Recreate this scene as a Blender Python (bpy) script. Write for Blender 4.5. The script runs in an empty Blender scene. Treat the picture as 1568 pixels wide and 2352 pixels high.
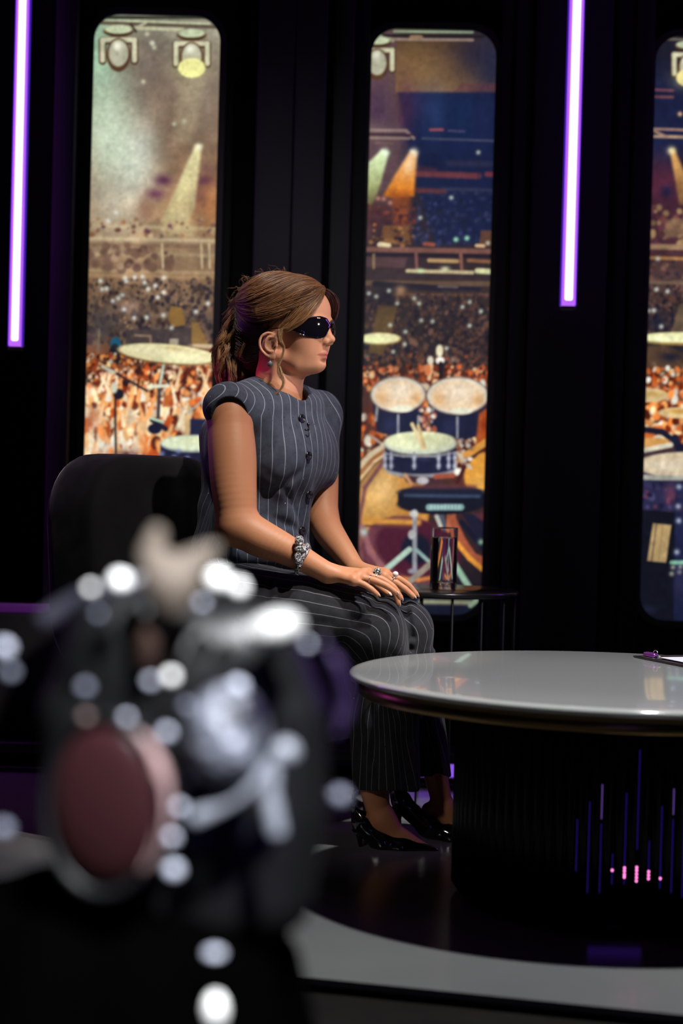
import bpy, math, random
import numpy as np
from mathutils import Vector, Matrix
random.seed(7); rng = np.random.default_rng(7)
SC = bpy.context.scene
COL = SC.collection
# ------------------------------------------------------------------ camera
F = 4000.0                       # focal length in pixels of the 1568x2352 frame
CX, CY = 784.0, 1176.0
CH = 0.84                        # camera height
ROLL = math.radians(1.52); PITCH = math.atan(66 / F)
cR, sR, cP, sP = math.cos(ROLL), math.sin(ROLL), math.cos(PITCH), math.sin(PITCH)
FW = np.array([0, cP, -sP]); UP = np.array([0, sP, cP]); RT = np.array([1.0, 0, 0])
cam_d = bpy.data.cameras.new('camera'); cam = bpy.data.objects.new('camera', cam_d); COL.objects.link(cam)
right = RT * cR + UP * sR; up = -RT * sR + UP * cR; back = -FW
cam.matrix_world = Matrix(((right[0], up[0], back[0], 0), (right[1], up[1], back[1], 0), (right[2], up[2], back[2], CH), (0, 0, 0, 1)))
cam_d.sensor_fit = 'VERTICAL'; cam_d.sensor_height = 36; cam_d.sensor_width = 24
cam_d.lens = F * 36 / 2352
cam_d.clip_start = 0.05; cam_d.clip_end = 50
cam_d.dof.use_dof = True; cam_d.dof.focus_distance = 4.0; cam_d.dof.aperture_fstop = 1.95
SC.camera = cam
def at(x, y, Y):
    """world point seen at photo pixel x, y at depth Y"""
    u, v = x - CX, y - CY
    a, b = u * cR + v * sR, -u * sR + v * cR
    r = FW + RT * a / F - UP * b / F
    return np.array([0, 0, CH]) + r * (Y / r[1])
def atz(x, y, z=0.0):
    u, v = x - CX, y - CY
    a, b = u * cR + v * sR, -u * sR + v * cR
    r = FW + RT * a / F - UP * b / F
    return np.array([0, 0, CH]) + r * ((z - CH) / r[2])
def px(P):
    """photo pixel of world points (n,3)"""
    d = np.asarray(P, float) - np.array([0, 0, CH])
    w = d @ FW; a = (d @ RT) / w * F; b = -(d @ UP) / w * F
    return np.stack([a * cR - b * sR + CX, a * sR + b * cR + CY], -1)
# ------------------------------------------------------------------ world, exposure
w = bpy.data.worlds.new('world'); SC.world = w; w.use_nodes = True
w.node_tree.nodes['Background'].inputs[0].default_value = (0.5, 0.5, 0.6, 1)
w.node_tree.nodes['Background'].inputs[1].default_value = 0.004
SC.view_settings.view_transform = 'Standard'; SC.view_settings.look = 'None'
SC.view_settings.exposure = 0.0; SC.view_settings.gamma = 1.0; SC.view_settings.use_curve_mapping = False
try:
    SC.cycles.use_denoising = True; SC.cycles.max_bounces = 14; SC.cycles.transmission_bounces = 14
    SC.cycles.sample_clamp_indirect = 4; SC.cycles.sample_clamp_direct = 0
except Exception: pass
def look(o, target):
    o.rotation_euler = (Vector(target) - o.location).to_track_quat('-Z', 'Y').to_euler()
def spot(name, loc, tgt, power, col, angle, blend=0.5, r=0.08):
    d = bpy.data.lights.new(name, 'SPOT'); d.energy = power; d.color = col
    d.spot_size = math.radians(angle); d.spot_blend = blend; d.shadow_soft_size = r
    o = bpy.data.objects.new(name, d); COL.objects.link(o); o.location = loc; look(o, tgt); return o
def area(name, loc, tgt, power, col, sx, sy):
    d = bpy.data.lights.new(name, 'AREA'); d.energy = power; d.color = col
    d.shape = 'RECTANGLE'; d.size = sx; d.size_y = sy
    o = bpy.data.objects.new(name, d); COL.objects.link(o); o.location = loc; look(o, tgt); return o
TCX = 0.53
# studio lamps, with unseen fill and effect lamps added among them
spot('key_spot', (1.30, 2.15, 3.7), (-0.12, 4.05, 0.80), 500, (1, .90, .82), 20, .45, .05)
spot('table_spot', (1.0, 2.9, 3.9), (0.6, 3.3, 0.3), 780, (.98, 1, 1.0), 42, .6, .08)
spot('hair_spot', (-1.5, 3.95, 1.02), (-0.245, 4.12, 1.055), 45, (1, .06, .42), 8, .9, .04)
spot('rear_spot', (-0.1, 3.0, 3.3), (-.12, 5.2, 1.12), 120, (1, .95, 1.0), 23, 1.0, .3)
spot('front_spot', (0.35, 0.25, 2.3), (-0.17, 1.35, .55), 1200, (.95, .97, 1.0), 36, .5, .04)  # local spot added to brighten the foreground rig
spot('violet_side_spot', (.55, 2.2, .75), (0.005, 1.42, .68), .9, (.30, .08, 1), 9, .5, .03)  # local violet spot added for a coloured edge on the rig
area('unseen_tube_lamp', (2.2, 4.88, 2.0), (0.4, 4.0, 1.4), 8, (.45, .10, 1.0), .04, 1.6)  # strip lamp added for an unseen violet tube beyond the right edge
area('base_glow', (TCX, 3.235, .022), (TCX, 3.1, 0), .0010, (.20, .06, 1.0), .10, .02)  # tiny lamp added for a blue patch on the floor
spot('feet_spot', (-.95, 1.9, 1.35), (.10, 4.0, .18), 34, (1, .90, .80), 13, .8, .08)  # warm fill added to lift the feet under the table
spot('top_spot', (-.75, 3.7, 3.5), (-.30, 4.12, 1.12), 110, (1, .93, .88), 12, .7, .06)
spot('face_spot', (2.1, 2.7, 1.95), (-.06, 4.08, 1.10), 190, (1, .90, .83), 9, .8, .05)
area('added_violet_lamp', (-1.6, 4.75, 1.4), (0.25, 4.6, .7), 4, (.62, .10, 1.0), .05, 1.6)  # violet strip lamp added at the left for edges on glass and hair
area('added_violet_strip', (0.30, 0.3, 0.35), (0.6, 3.3, 0.35), .5, (.22, .12, 1.0), .03, 0.5)  # low violet strip added for thin highlights on the fluted base
# ------------------------------------------------------------------ objects and properties
WL = {}
def tag(o, label=None, cat=None, group=None, kind=None):
    if label: o['label'] = label
    if cat: o['category'] = cat
    if group: o['group'] = group
    if kind: o['kind'] = kind
    return o
def thing(name, label, cat, loc, group=None):
    o = bpy.data.objects.new(name, None); COL.objects.link(o); o.empty_display_size = .05
    o.location = Vector([float(c) for c in loc]); WL[o.name] = np.array(loc, float)
    return tag(o, label, cat, group)
def obj(name, vf, mat, parent=None, label=None, smooth=True, attrs=None, kind=None):
    V, Fc = vf; V = np.asarray(V, float)
    if parent is not None: org = WL[parent.name]
    else: org = np.array([(V[:, 0].min() + V[:, 0].max()) / 2, (V[:, 1].min() + V[:, 1].max()) / 2, V[:, 2].min()])
    me = bpy.data.meshes.new(name)
    if isinstance(Fc, np.ndarray):
        n = len(Fc); k = Fc.shape[1]
        me.vertices.add(len(V)); me.vertices.foreach_set('co', (V - org).astype(np.float32).ravel())
        me.loops.add(n * k); me.loops.foreach_set('vertex_index', Fc.astype(np.int32).ravel())
        me.polygons.add(n); me.polygons.foreach_set('loop_start', np.arange(0, n * k, k, dtype=np.int32))
        me.update(calc_edges=True); me.validate()
    else:
        me.from_pydata([tuple(v) for v in (V - org)], [], [tuple(int(i) for i in f) for f in Fc]); me.update()
    if smooth is True:
        me.polygons.foreach_set('use_smooth', np.ones(len(me.polygons), bool))
    elif smooth:
        me.polygons.foreach_set('use_smooth', np.ones(len(me.polygons), bool))
        try: me.set_sharp_from_angle(angle=math.radians(smooth))
        except Exception: pass
    if attrs:
        for k_, a in attrs.items():
            a = np.asarray(a, np.float32)
            if a.ndim == 1:
                at_ = me.attributes.new(k_, 'FLOAT', 'POINT'); at_.data.foreach_set('value', a)
            else:
                at_ = me.attributes.new(k_, 'FLOAT_VECTOR', 'POINT'); at_.data.foreach_set('vector', a.ravel())
    if mat is not None: me.materials.append(mat)
    o = bpy.data.objects.new(name, me); COL.objects.link(o)
    if parent is not None: o.parent = parent
    else: o.location = org
    WL[o.name] = org
    if label: o['label'] = label
    if kind: o['kind'] = kind
    return o
def copy_tree(o, parent=None, delta=None):
    c = o.copy(); COL.objects.link(c)
    if parent is not None: c.parent = parent
    if delta is not None: c.location = o.location + Vector(delta)
    WL[c.name] = WL[o.name] + (np.array(delta) if delta is not None else 0)
    for ch in list(o.children): copy_tree(ch, c)
    return c
# ------------------------------------------------------------------ mesh builders -> (V, F)
def join(*parts):
    V, Fs, n = [], [], 0
    for v, f in parts:
        v = np.asarray(v, float); V.append(v); Fs += [tuple(int(i) + n for i in q) for q in f]; n += len(v)
    return np.concatenate(V), Fs
def box(x0, x1, y0, y1, z0, z1):
    V = [(x, y, z) for x in (x0, x1) for y in (y0, y1) for z in (z0, z1)]
    return np.array(V, float), [(0, 1, 3, 2), (4, 6, 7, 5), (0, 4, 5, 1), (2, 3, 7, 6), (0, 2, 6, 4), (1, 5, 7, 3)]
def rbox(x0, x1, y0, y1, z0, z1, r=.01, n=4):
    """box with every edge rounded"""
    c = np.array([(x0 + x1) / 2, (y0 + y1) / 2, (z0 + z1) / 2]); h = np.array([x1 - x0, y1 - y0, z1 - z0]) / 2
    r = min(r, *(h * .999)); m = 4 * n
    V, Fs = [], []
    N = 2 * n + 2
    for i in range(N):
        ph = -math.pi / 2 + math.pi / 2 * (i if i <= n else i - 1) / n
        zc = -(h[2] - r) if i <= n else (h[2] - r)
        if i <= n: ph = -math.pi / 2 + math.pi / 2 * i / n
        else: ph = math.pi / 2 * (i - n - 1) / n
        for q in range(4):
            sx, sy = ((1, 1), (-1, 1), (-1, -1), (1, -1))[q]
            for j in range(n + 1):
                th = q * math.pi / 2 + math.pi / 2 * j / n
                V.append((sx * (h[0] - r) + r * math.cos(ph) * math.cos(th), sy * (h[1] - r) + r * math.cos(ph) * math.sin(th), zc + r * math.sin(ph)))
    k = 4 * (n + 1)
    for i in range(N - 1):
        for j in range(k):
            a, b = i * k + j, i * k + (j + 1) % k
            Fs.append((a, b, b + k, a + k))
    Fs.append(tuple(range(k - 1, -1, -1))); Fs.append(tuple(range((N - 1) * k, N * k)))
    return np.array(V) + c, Fs
def lathe(prof, c=(0, 0, 0), n=48, cap=True, flute=None):
    V, Fs = [], []
    for r, z in prof:
        for j in range(n):
            th = 2 * math.pi * j / n; rr = r if flute is None else flute(r, z, th)
            V.append((c[0] + rr * math.cos(th), c[1] + rr * math.sin(th), c[2] + z))
    for i in range(len(prof) - 1):
        for j in range(n):
            a, b = i * n + j, i * n + (j + 1) % n
            Fs.append((a, b, b + n, a + n))
    if cap:
        Fs.append(tuple(range(n - 1, -1, -1))); Fs.append(tuple(range((len(prof) - 1) * n, len(prof) * n)))
    return np.array(V), Fs
def tube(pts, r, n=10, closed=False, cap=True):
    P = np.asarray(pts, float); m = len(P); r = np.full(m, r) if np.isscalar(r) else np.asarray(r, float)
    T = np.gradient(P, axis=0) if not closed else np.roll(P, -1, 0) - np.roll(P, 1, 0)
    T /= np.linalg.norm(T, axis=1)[:, None] + 1e-12
    a = np.array([0, 0, 1.0]) if abs(T[0][2]) < .9 else np.array([1.0, 0, 0])
    N = np.cross(T[0], a); N /= np.linalg.norm(N); V = []
    for i in range(m):
        N = N - T[i] * (N @ T[i]); N /= np.linalg.norm(N) + 1e-12; B = np.cross(T[i], N)
        for j in range(n):
            t = 2 * math.pi * j / n; V.append(P[i] + r[i] * (N * math.cos(t) + B * math.sin(t)))
    Fs = []
    for i in range(m if closed else m - 1):
        for j in range(n):
            a_, b_ = i * n + j, i * n + (j + 1) % n; c_ = ((i + 1) % m) * n
            Fs.append((a_, b_, c_ + (j + 1) % n, c_ + j))
    if cap and not closed:
        Fs.append(tuple(range(n - 1, -1, -1))); Fs.append(tuple(range((m - 1) * n, m * n)))
    return np.array(V), Fs
def spl(pts, n=8):
    """Catmull-Rom through the points"""
    P = np.asarray(pts, float); Q = np.vstack([2 * P[0] - P[1], P, 2 * P[-1] - P[-2]]); out = []
    for i in range(len(P) - 1):
        a, b, c, d = Q[i:i + 4]
        for t in np.linspace(0, 1, n, endpoint=False):
            out.append(.5 * ((2 * b) + (c - a) * t + (2 * a - 5 * b + 4 * c - d) * t * t + (3 * b - 3 * c + d - a) * t ** 3))
    out.append(P[-1]); return np.array(out)
def ell(c, r, n=20, m=12, R=None):
    V, Fs = [], []
    for i in range(m + 1):
        ph = -math.pi / 2 + math.pi * i / m
        for j in range(n):
            t = 2 * math.pi * j / n; V.append((math.cos(ph) * math.cos(t), math.cos(ph) * math.sin(t), math.sin(ph)))
    V = np.array(V) * np.asarray(r)
    if R is not None: V = V @ np.asarray(R).T
    for i in range(m):
        for j in range(n):
            a, b = i * n + j, i * n + (j + 1) % n; Fs.append((a, b, b + n, a + n))
    return V + np.asarray(c), Fs
def cyl(a, b, r, n=24, r2=None):
    return tube([a, b], [r, r if r2 is None else r2], n)
# ------------------------------------------------------------------ materials
def srgb(c):
    c = np.asarray(c, float) / 255.0
    return np.where(c <= .04045, c / 12.92, ((c + .055) / 1.055) ** 2.4)
def mat(name, col, rough=.5, metal=0, spec=.5, coat=0, sheen=0, emis=None, estr=0, trans=0, ior=1.5, sss=0, bump=None, alpha=None):
    m = bpy.data.materials.new(name); m.use_nodes = True; nt = m.node_tree; b = nt.nodes['Principled BSDF']
    b.inputs['Base Color'].default_value = (*[float(c) for c in col], 1)
    b.inputs['Roughness'].default_value = rough; b.inputs['Metallic'].default_value = metal
    b.inputs['Specular IOR Level'].default_value = spec; b.inputs['IOR'].default_value = ior
    b.inputs['Coat Weight'].default_value = coat; b.inputs['Coat Roughness'].default_value = .03
    b.inputs['Sheen Weight'].default_value = sheen
    b.inputs['Transmission Weight'].default_value = trans
    if sss:
        b.inputs['Subsurface Weight'].default_value = sss; b.inputs['Subsurface Radius'].default_value = (1, .35, .2); b.inputs['Subsurface Scale'].default_value = .006
    if emis is not None:
        b.inputs['Emission Color'].default_value = (*[float(c) for c in emis], 1); b.inputs['Emission Strength'].default_value = estr
    if bump:
        sc, st, dist = bump
        tc = nt.nodes.new('ShaderNodeTexCoord'); n = nt.nodes.new('ShaderNodeTexNoise'); n.inputs['Scale'].default_value = sc; n.inputs['Detail'].default_value = 4
        bp = nt.nodes.new('ShaderNodeBump'); bp.inputs['Strength'].default_value = st; bp.inputs['Distance'].default_value = dist
        nt.links.new(tc.outputs['Object'], n.inputs['Vector']); nt.links.new(n.outputs['Fac'], bp.inputs['Height']); nt.links.new(bp.outputs['Normal'], b.inputs['Normal'])
    return m
def N(m, t, **k):
    n = m.node_tree.nodes.new(t)
    for a, v in k.items(): setattr(n, a, v)
    return n
def L(m, a, b): m.node_tree.links.new(a, b)
def vary(m, a, b, scale=4, detail=4, lo=.35, hi=.65, stretch=None):
    """base colour mixed between a and b by noise"""
    tc = N(m, 'ShaderNodeTexCoord'); n = N(m, 'ShaderNodeTexNoise'); n.inputs['Scale'].default_value = scale; n.inputs['Detail'].default_value = detail
    mp = N(m, 'ShaderNodeMapping'); mp.inputs['Scale'].default_value = stretch or (1, 1, 1)
    r = N(m, 'ShaderNodeValToRGB'); r.color_ramp.elements[0].position = lo; r.color_ramp.elements[1].position = hi
    r.color_ramp.elements[0].color = (*[float(c) for c in a], 1); r.color_ramp.elements[1].color = (*[float(c) for c in b], 1)
    L(m, tc.outputs['Object'], mp.inputs[0]); L(m, mp.outputs[0], n.inputs['Vector']); L(m, n.outputs['Fac'], r.inputs[0])
    L(m, r.outputs[0], m.node_tree.nodes['Principled BSDF'].inputs['Base Color']); return m
# ------------------------------------------------------------------ signed distance tools
def smin(a, b, k):
    if k <= 0: return np.minimum(a, b)
    h = np.maximum(k - np.abs(a - b), 0) / k
    return np.minimum(a, b) - h * h * k * .25
class SD:
    """a smooth union of shapes, meshed by surface nets"""
    FAR = .08
    def __init__(s): s.ops = []
    def _add(s, kind, f, lo, hi, k): s.ops.append((kind, f, np.asarray(lo) - k - .025, np.asarray(hi) + k + .025, k)); return s
    def cone(s, a, b, r1, r2, k=.01, sub=False):
        a, b = np.asarray(a, float), np.asarray(b, float); ba = b - a; L2 = ba @ ba + 1e-12
        def f(p):
            q = p - a; t = np.clip((q @ ba) / L2, 0, 1); q -= t[:, None] * ba
            return np.sqrt(np.einsum('ij,ij->i', q, q)) - (r1 + (r2 - r1) * t)
        R = max(r1, r2)
        return s._add('-' if sub else '+', f, np.minimum(a, b) - R, np.maximum(a, b) + R, k)
    def chain(s, pts, rs, k=.01, sub=False):
        P = np.asarray(pts, float); rs = np.full(len(P), float(rs)) if np.isscalar(rs) else np.asarray(rs, float)
        BA = P[1:] - P[:-1]; LL = (BA ** 2).sum(1) + 1e-12
        def f(p):
            d = np.full(len(p), 9.)
            for i in range(len(BA)):
                q = p - P[i]; t = np.clip((q @ BA[i]) / LL[i], 0, 1); q -= t[:, None] * BA[i]
                d = np.minimum(d, np.sqrt(np.einsum('ij,ij->i', q, q)) - (rs[i] + (rs[i + 1] - rs[i]) * t))
            return d
        return s._add('-' if sub else '+', f, (P - rs[:, None]).min(0), (P + rs[:, None]).max(0), k)
    def ell(s, c, r, R=None, k=.01, sub=False):
        c, r = np.asarray(c, float), np.asarray(r, float); R = np.eye(3) if R is None else np.asarray(R)
        def f(p):
            q = (p - c) @ R
            q = q / r; k0 = np.sqrt(np.einsum('ij,ij->i', q, q)); q /= r; k1 = np.sqrt(np.einsum('ij,ij->i', q, q)) + 1e-9
            return k0 * (k0 - 1) / k1
        m = r.max() if not np.allclose(R, np.eye(3)) else r
        return s._add('-' if sub else '+', f, c - m, c + m, k)
    def fn(s, kind, f, lo, hi, k=0): return s._add(kind, f, lo, hi, k)
    def ev(s, P):
        d = np.full(len(P), s.FAR)
        for kind, f, lo, hi, k in s.ops:
            m = np.nonzero(((P > lo) & (P < hi)).all(1))[0]
            if not len(m): continue
            v = f(P[m])
            if kind == '+': d[m] = smin(d[m], v, k)
            elif kind == '-': d[m] = -smin(-d[m], v, k)
            elif kind == '&': d[m] = np.maximum(d[m], v)
            elif kind == 'd': d[m] = d[m] + v
        return d
    def evb(s, P, lo_, hi_):
        """P (blocks, points, 3): every shape is only asked about the blocks it reaches"""
        d = np.full(P.shape[:2], s.FAR, np.float32)
        for kind, f, lo, hi, k in s.ops:
            m = np.nonzero(((hi_ > lo) & (lo_ < hi)).all(1))[0]
            if not len(m): continue
            v = f(P[m].reshape(-1, 3)).reshape(len(m), -1); e = d[m]
            if kind == '+': e = smin(e, v, k)
            elif kind == '-': e = -smin(-e, v, k)
            elif kind == '&': e = np.maximum(e, v)
            elif kind == 'd': e = e + v
            d[m] = e
        return d
    def mesh(s, h=.003, lo=None, hi=None):
        los = np.array([o[2] for o in s.ops if o[0] == '+']).min(0) if lo is None else np.asarray(lo)
        his = np.array([o[3] for o in s.ops if o[0] == '+']).max(0) if hi is None else np.asarray(hi)
        B = 8; H = B * h
        nb = np.ceil((his - los) / H).astype(int) + 1
        g = np.stack(np.meshgrid(*[np.arange(k) for k in nb], indexing='ij'), -1).reshape(-1, 3)
        cen = los + (g + .5) * H
        d = s.ev(cen); act = g[np.abs(d) < min(H * 1.35, s.FAR * .95)]
        NN = (nb * B + 4).astype(np.int64)
        o9 = np.stack(np.meshgrid(*[np.arange(B + 1)] * 3, indexing='ij'), -1).reshape(-1, 3)
        ids, pos, e3 = [], [], []
        for c0 in range(0, len(act), 600):
            a = act[c0:c0 + 600]
            idx = a[:, None, :] * B + o9[None]
            Pp = los + idx.reshape(-1, 3) * h
            v = s.evb(Pp.reshape(len(a), -1, 3), los + a * H, los + (a + 1) * H).reshape(len(a), B + 1, B + 1, B + 1)
            acc = np.zeros((len(a), B, B, B, 3)); cnt = np.zeros((len(a), B, B, B))
            sl = (slice(0, B), slice(1, B + 1))
            cs = {}
            for i in (0, 1):
                for j in (0, 1):
                    for k in (0, 1): cs[i, j, k] = v[:, sl[i], sl[j], sl[k]]
            for ax in range(3):
                for p in (0, 1):
                    for q in (0, 1):
                        c1 = [p, q]; c1.insert(ax, 0); c2 = [p, q]; c2.insert(ax, 1)
                        va, vb = cs[tuple(c1)], cs[tuple(c2)]
                        x = (va < 0) != (vb < 0); t = np.where(x, va / np.where(x, va - vb, 1), 0)
                        for m_ in range(3):
                            acc[..., m_] += np.where(x, (t if m_ == ax else c1[m_]), 0)
                        cnt += x
            on = cnt > 0
            w_ = np.nonzero(on)
            cell = a[w_[0]] * B + np.stack(w_[1:], -1)
            pos.append(los + (cell + acc[on] / cnt[on][:, None]) * h)
            ids.append((cell[:, 0].astype(np.int64) * NN[1] + cell[:, 1]) * NN[2] + cell[:, 2])
            v0 = cs[0, 0, 0][on] < 0
            e3.append(np.stack([v0, cs[1, 0, 0][on] < 0, cs[0, 1, 0][on] < 0, cs[0, 0, 1][on] < 0], -1))
        ids = np.concatenate(ids); pos = np.concatenate(pos); e3 = np.concatenate(e3)
        o = np.argsort(ids); ids, pos, e3 = ids[o], pos[o], e3[o]
        st = np.array([NN[1] * NN[2], NN[2], 1], np.int64); quads = []
        for ax in range(3):
            m = np.nonzero(e3[:, 0] != e3[:, ax + 1])[0]
            u, w2 = st[(ax + 1) % 3], st[(ax + 2) % 3]
            q = [ids[m], ids[m] - u, ids[m] - u - w2, ids[m] - w2]
            loc = [np.minimum(np.searchsorted(ids, k), len(ids) - 1) for k in q]
            ok = np.all([ids[l] == k for l, k in zip(loc, q)], axis=0)
            Q = np.stack(loc, -1)[ok]; fl = e3[m, 0][ok]
            Q[~fl] = Q[~fl][:, ::-1]; quads.append(Q)
        return pos, np.concatenate(quads)
def schain(sd, pts, rs, k=.01, n=6):
    """a limb: radius and path both follow a smooth curve"""
    Q = spl([list(p) + [r] for p, r in zip(pts, rs)], n); return sd.chain(Q[:, :3], Q[:, 3], k)
def relax(V, Fq, it=2, lam=.5):
    """a little smoothing of a quad mesh"""
    e = np.concatenate([Fq[:, [i, (i + 1) % 4]] for i in range(4)]); n = len(V)
    for _ in range(it):
        s = np.zeros_like(V); c = np.zeros(n)
        for k in range(3):
            s[:, k] = np.bincount(e[:, 0], V[e[:, 1], k], n) + np.bincount(e[:, 1], V[e[:, 0], k], n)
        c = np.bincount(e[:, 0], minlength=n) + np.bincount(e[:, 1], minlength=n)
        V = V + lam * (s / np.maximum(c, 1)[:, None] - V)
    return V
def rotz(a):
    c, s = math.cos(a), math.sin(a); return np.array([[c, -s, 0], [s, c, 0], [0, 0, 1.0]])
def frame(x, z=(0, 0, 1)):
    """columns: x axis, y axis, z axis"""
    x = np.asarray(x, float); x = x / np.linalg.norm(x); z = np.asarray(z, float)
    y = np.cross(z, x); y /= np.linalg.norm(y); z = np.cross(x, y); return np.stack([x, y, z], 1)
# ------------------------------------------------------------------ the concert picture printed on the light boxes
class Print:
    """paints a picture on a raster; x, y, in picture units"""
    def __init__(s, x0, x1, y0, y1, st=2.0):
        s.x0, s.y0, s.st = x0, y0, st
        s.W, s.H = int((x1 - x0) / st) + 1, int((y1 - y0) / st) + 1
        s.X, s.Y = np.meshgrid(x0 + np.arange(s.W) * st, y0 + np.arange(s.H) * st)
        s.a = np.zeros((s.H, s.W, 3))
    def win(s, xa, xb, ya, yb):
        i0 = max(0, int((xa - s.x0) / s.st) - 1); i1 = min(s.W, int((xb - s.x0) / s.st) + 2)
        j0 = max(0, int((ya - s.y0) / s.st) - 1); j1 = min(s.H, int((yb - s.y0) / s.st) + 2)
        return (slice(j0, max(j0, j1)), slice(i0, max(i0, i1)))
    def mix(s, w, m, col):
        m = np.clip(m, 0, 1)[..., None]; s.a[w] = s.a[w] * (1 - m) + np.asarray(col, float) * m
    def grad(s, stops, xa=-1e9, xb=1e9):
        ys = [q[0] for q in stops]; m = (s.X >= xa) & (s.X <= xb)
        for k in range(3):
            v = np.interp(s.Y, ys, [q[1][k] for q in stops]); s.a[..., k] = np.where(m, v, s.a[..., k])
    def blob(s, x, y, rx, ry, col, o=1, rot=0):
        R = 3 * max(rx, ry); w = s.win(x - R, x + R, y - R, y + R); dx, dy = s.X[w] - x, s.Y[w] - y
        c, n = math.cos(rot), math.sin(rot); u, v = dx * c + dy * n, -dx * n + dy * c
        s.mix(w, o * np.exp(-((u / rx) ** 2 + (v / ry) ** 2)), col)
    def el(s, x, y, rx, ry, col, o=1, rot=0, soft=2.5):
        R = max(rx, ry) + 6; w = s.win(x - R, x + R, y - R, y + R); dx, dy = s.X[w] - x, s.Y[w] - y
        c, n = math.cos(rot), math.sin(rot); u, v = dx * c + dy * n, -dx * n + dy * c
        d = (np.sqrt((u / rx) ** 2 + (v / ry) ** 2) - 1) * min(rx, ry)
        s.mix(w, o * (.5 - d / soft), col)
    def ln(s, pts, wd, col, o=1, soft=2.5, wd2=None):
        for i, (p, q) in enumerate(zip(pts[:-1], pts[1:])):
            (xa, ya), (xb, yb) = p, q; wm = max(wd, wd2 or 0) + 5
            w = s.win(min(xa, xb) - wm, max(xa, xb) + wm, min(ya, yb) - wm, max(ya, yb) + wm)
            L2 = (xb - xa) ** 2 + (yb - ya) ** 2 + 1e-9
            t = np.clip(((s.X[w] - xa) * (xb - xa) + (s.Y[w] - ya) * (yb - ya)) / L2, 0, 1)
            d = np.hypot(s.X[w] - xa - t * (xb - xa), s.Y[w] - ya - t * (yb - ya)) - (wd + ((wd2 if wd2 is not None else wd) - wd) * t) / 2
            s.mix(w, o * (.5 - d / soft), col)
    def poly(s, pts, col, o=1, soft=2.5, col2=None):
        P = np.array(pts, float); w = s.win(P[:, 0].min() - 4, P[:, 0].max() + 4, P[:, 1].min() - 4, P[:, 1].max() + 4)
        X, Y = s.X[w], s.Y[w]; ins = np.zeros(X.shape, bool); dm = np.full(X.shape, 1e9)
        for i in range(len(P)):
            (xa, ya), (xb, yb) = P[i], P[(i + 1) % len(P)]
            c = ((ya > Y) != (yb > Y)) & (X < (xb - xa) * (Y - ya) / (yb - ya + 1e-12) + xa); ins ^= c
            L2 = (xb - xa) ** 2 + (yb - ya) ** 2 + 1e-9; t = np.clip(((X - xa) * (xb - xa) + (Y - ya) * (yb - ya)) / L2, 0, 1)
            dm = np.minimum(dm, np.hypot(X - xa - t * (xb - xa), Y - ya - t * (yb - ya)))
        d = np.where(ins, -dm, dm); m = np.clip(.5 - d / soft, 0, 1) * o
        if col2 is not None:
            t = ((Y - P[:, 1].min()) / (np.ptp(P[:, 1]) + 1e-9))[..., None]; col = np.asarray(col, float) * (1 - t) + np.asarray(col2, float) * t
        s.mix(w, m, col)
    def crowd(s, xa, xb, ya, yb, n, pal, r0, r1, o=1, asp=1.5, seed=1):
        g = np.random.default_rng(seed)
        for _ in range(n):
            y = g.uniform(ya, yb); t = (y - ya) / (yb - ya + 1e-9); r = (r0 + (r1 - r0) * t) * g.uniform(.5, 1.3)
            c = np.array(pal[g.integers(len(pal))], float) * g.uniform(.82, 1.12)
            s.el(g.uniform(xa, xb), y, r, r * g.uniform(.8, asp), np.clip(c, 0, 255), o * g.uniform(.6, 1), g.uniform(-.5, .5))
    def dots(s, pts, r, col=(225, 230, 220), o=.9):
        for x, y in pts: s.blob(x, y, r, r, col, o)
    def noise(s, amp, cell, seed=0, xs=1):
        g = np.random.default_rng(seed); h, w = int(s.H * s.st / cell) + 3, int(s.W * s.st / (cell * xs)) + 3
        n = g.normal(0, 1, (h, w)); y = (s.Y - s.y0) / cell; x = (s.X - s.x0) / (cell * xs)
        iy, ix = y.astype(int), x.astype(int); fy, fx = y - iy, x - ix; fy = fy * fy * (3 - 2 * fy); fx = fx * fx * (3 - 2 * fx)
        v = (n[iy, ix] * (1 - fx) + n[iy, ix + 1] * fx) * (1 - fy) + (n[iy + 1, ix] * (1 - fx) + n[iy + 1, ix + 1] * fx) * fy
        s.a = np.clip(s.a * (1 + amp * v[..., None]), 0, 255)
    def sample(s, xy):
        x = np.clip((xy[:, 0] - s.x0) / s.st, 0, s.W - 1.01); y = np.clip((xy[:, 1] - s.y0) / s.st, 0, s.H - 1.01)
        ix, iy = x.astype(int), y.astype(int); fx, fy = (x - ix)[:, None], (y - iy)[:, None]
        return (s.a[iy, ix] * (1 - fx) + s.a[iy, ix + 1] * fx) * (1 - fy) + (s.a[iy + 1, ix] * (1 - fx) + s.a[iy + 1, ix + 1] * fx) * fy
HOT = [(232, 128, 58), (240, 160, 90), (250, 215, 165), (225, 200, 170), (190, 80, 30), (120, 40, 15), (90, 30, 15), (240, 235, 215), (215, 110, 50)]
HAIRY = [(60, 48, 48), (84, 68, 62), (46, 38, 44), (104, 80, 62), (70, 50, 40), (120, 96, 76), (38, 34, 40)]
DIM = [(52, 40, 44), (70, 50, 46), (34, 30, 42), (88, 60, 50), (44, 34, 38), (100, 72, 60), (28, 26, 38)]
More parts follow.
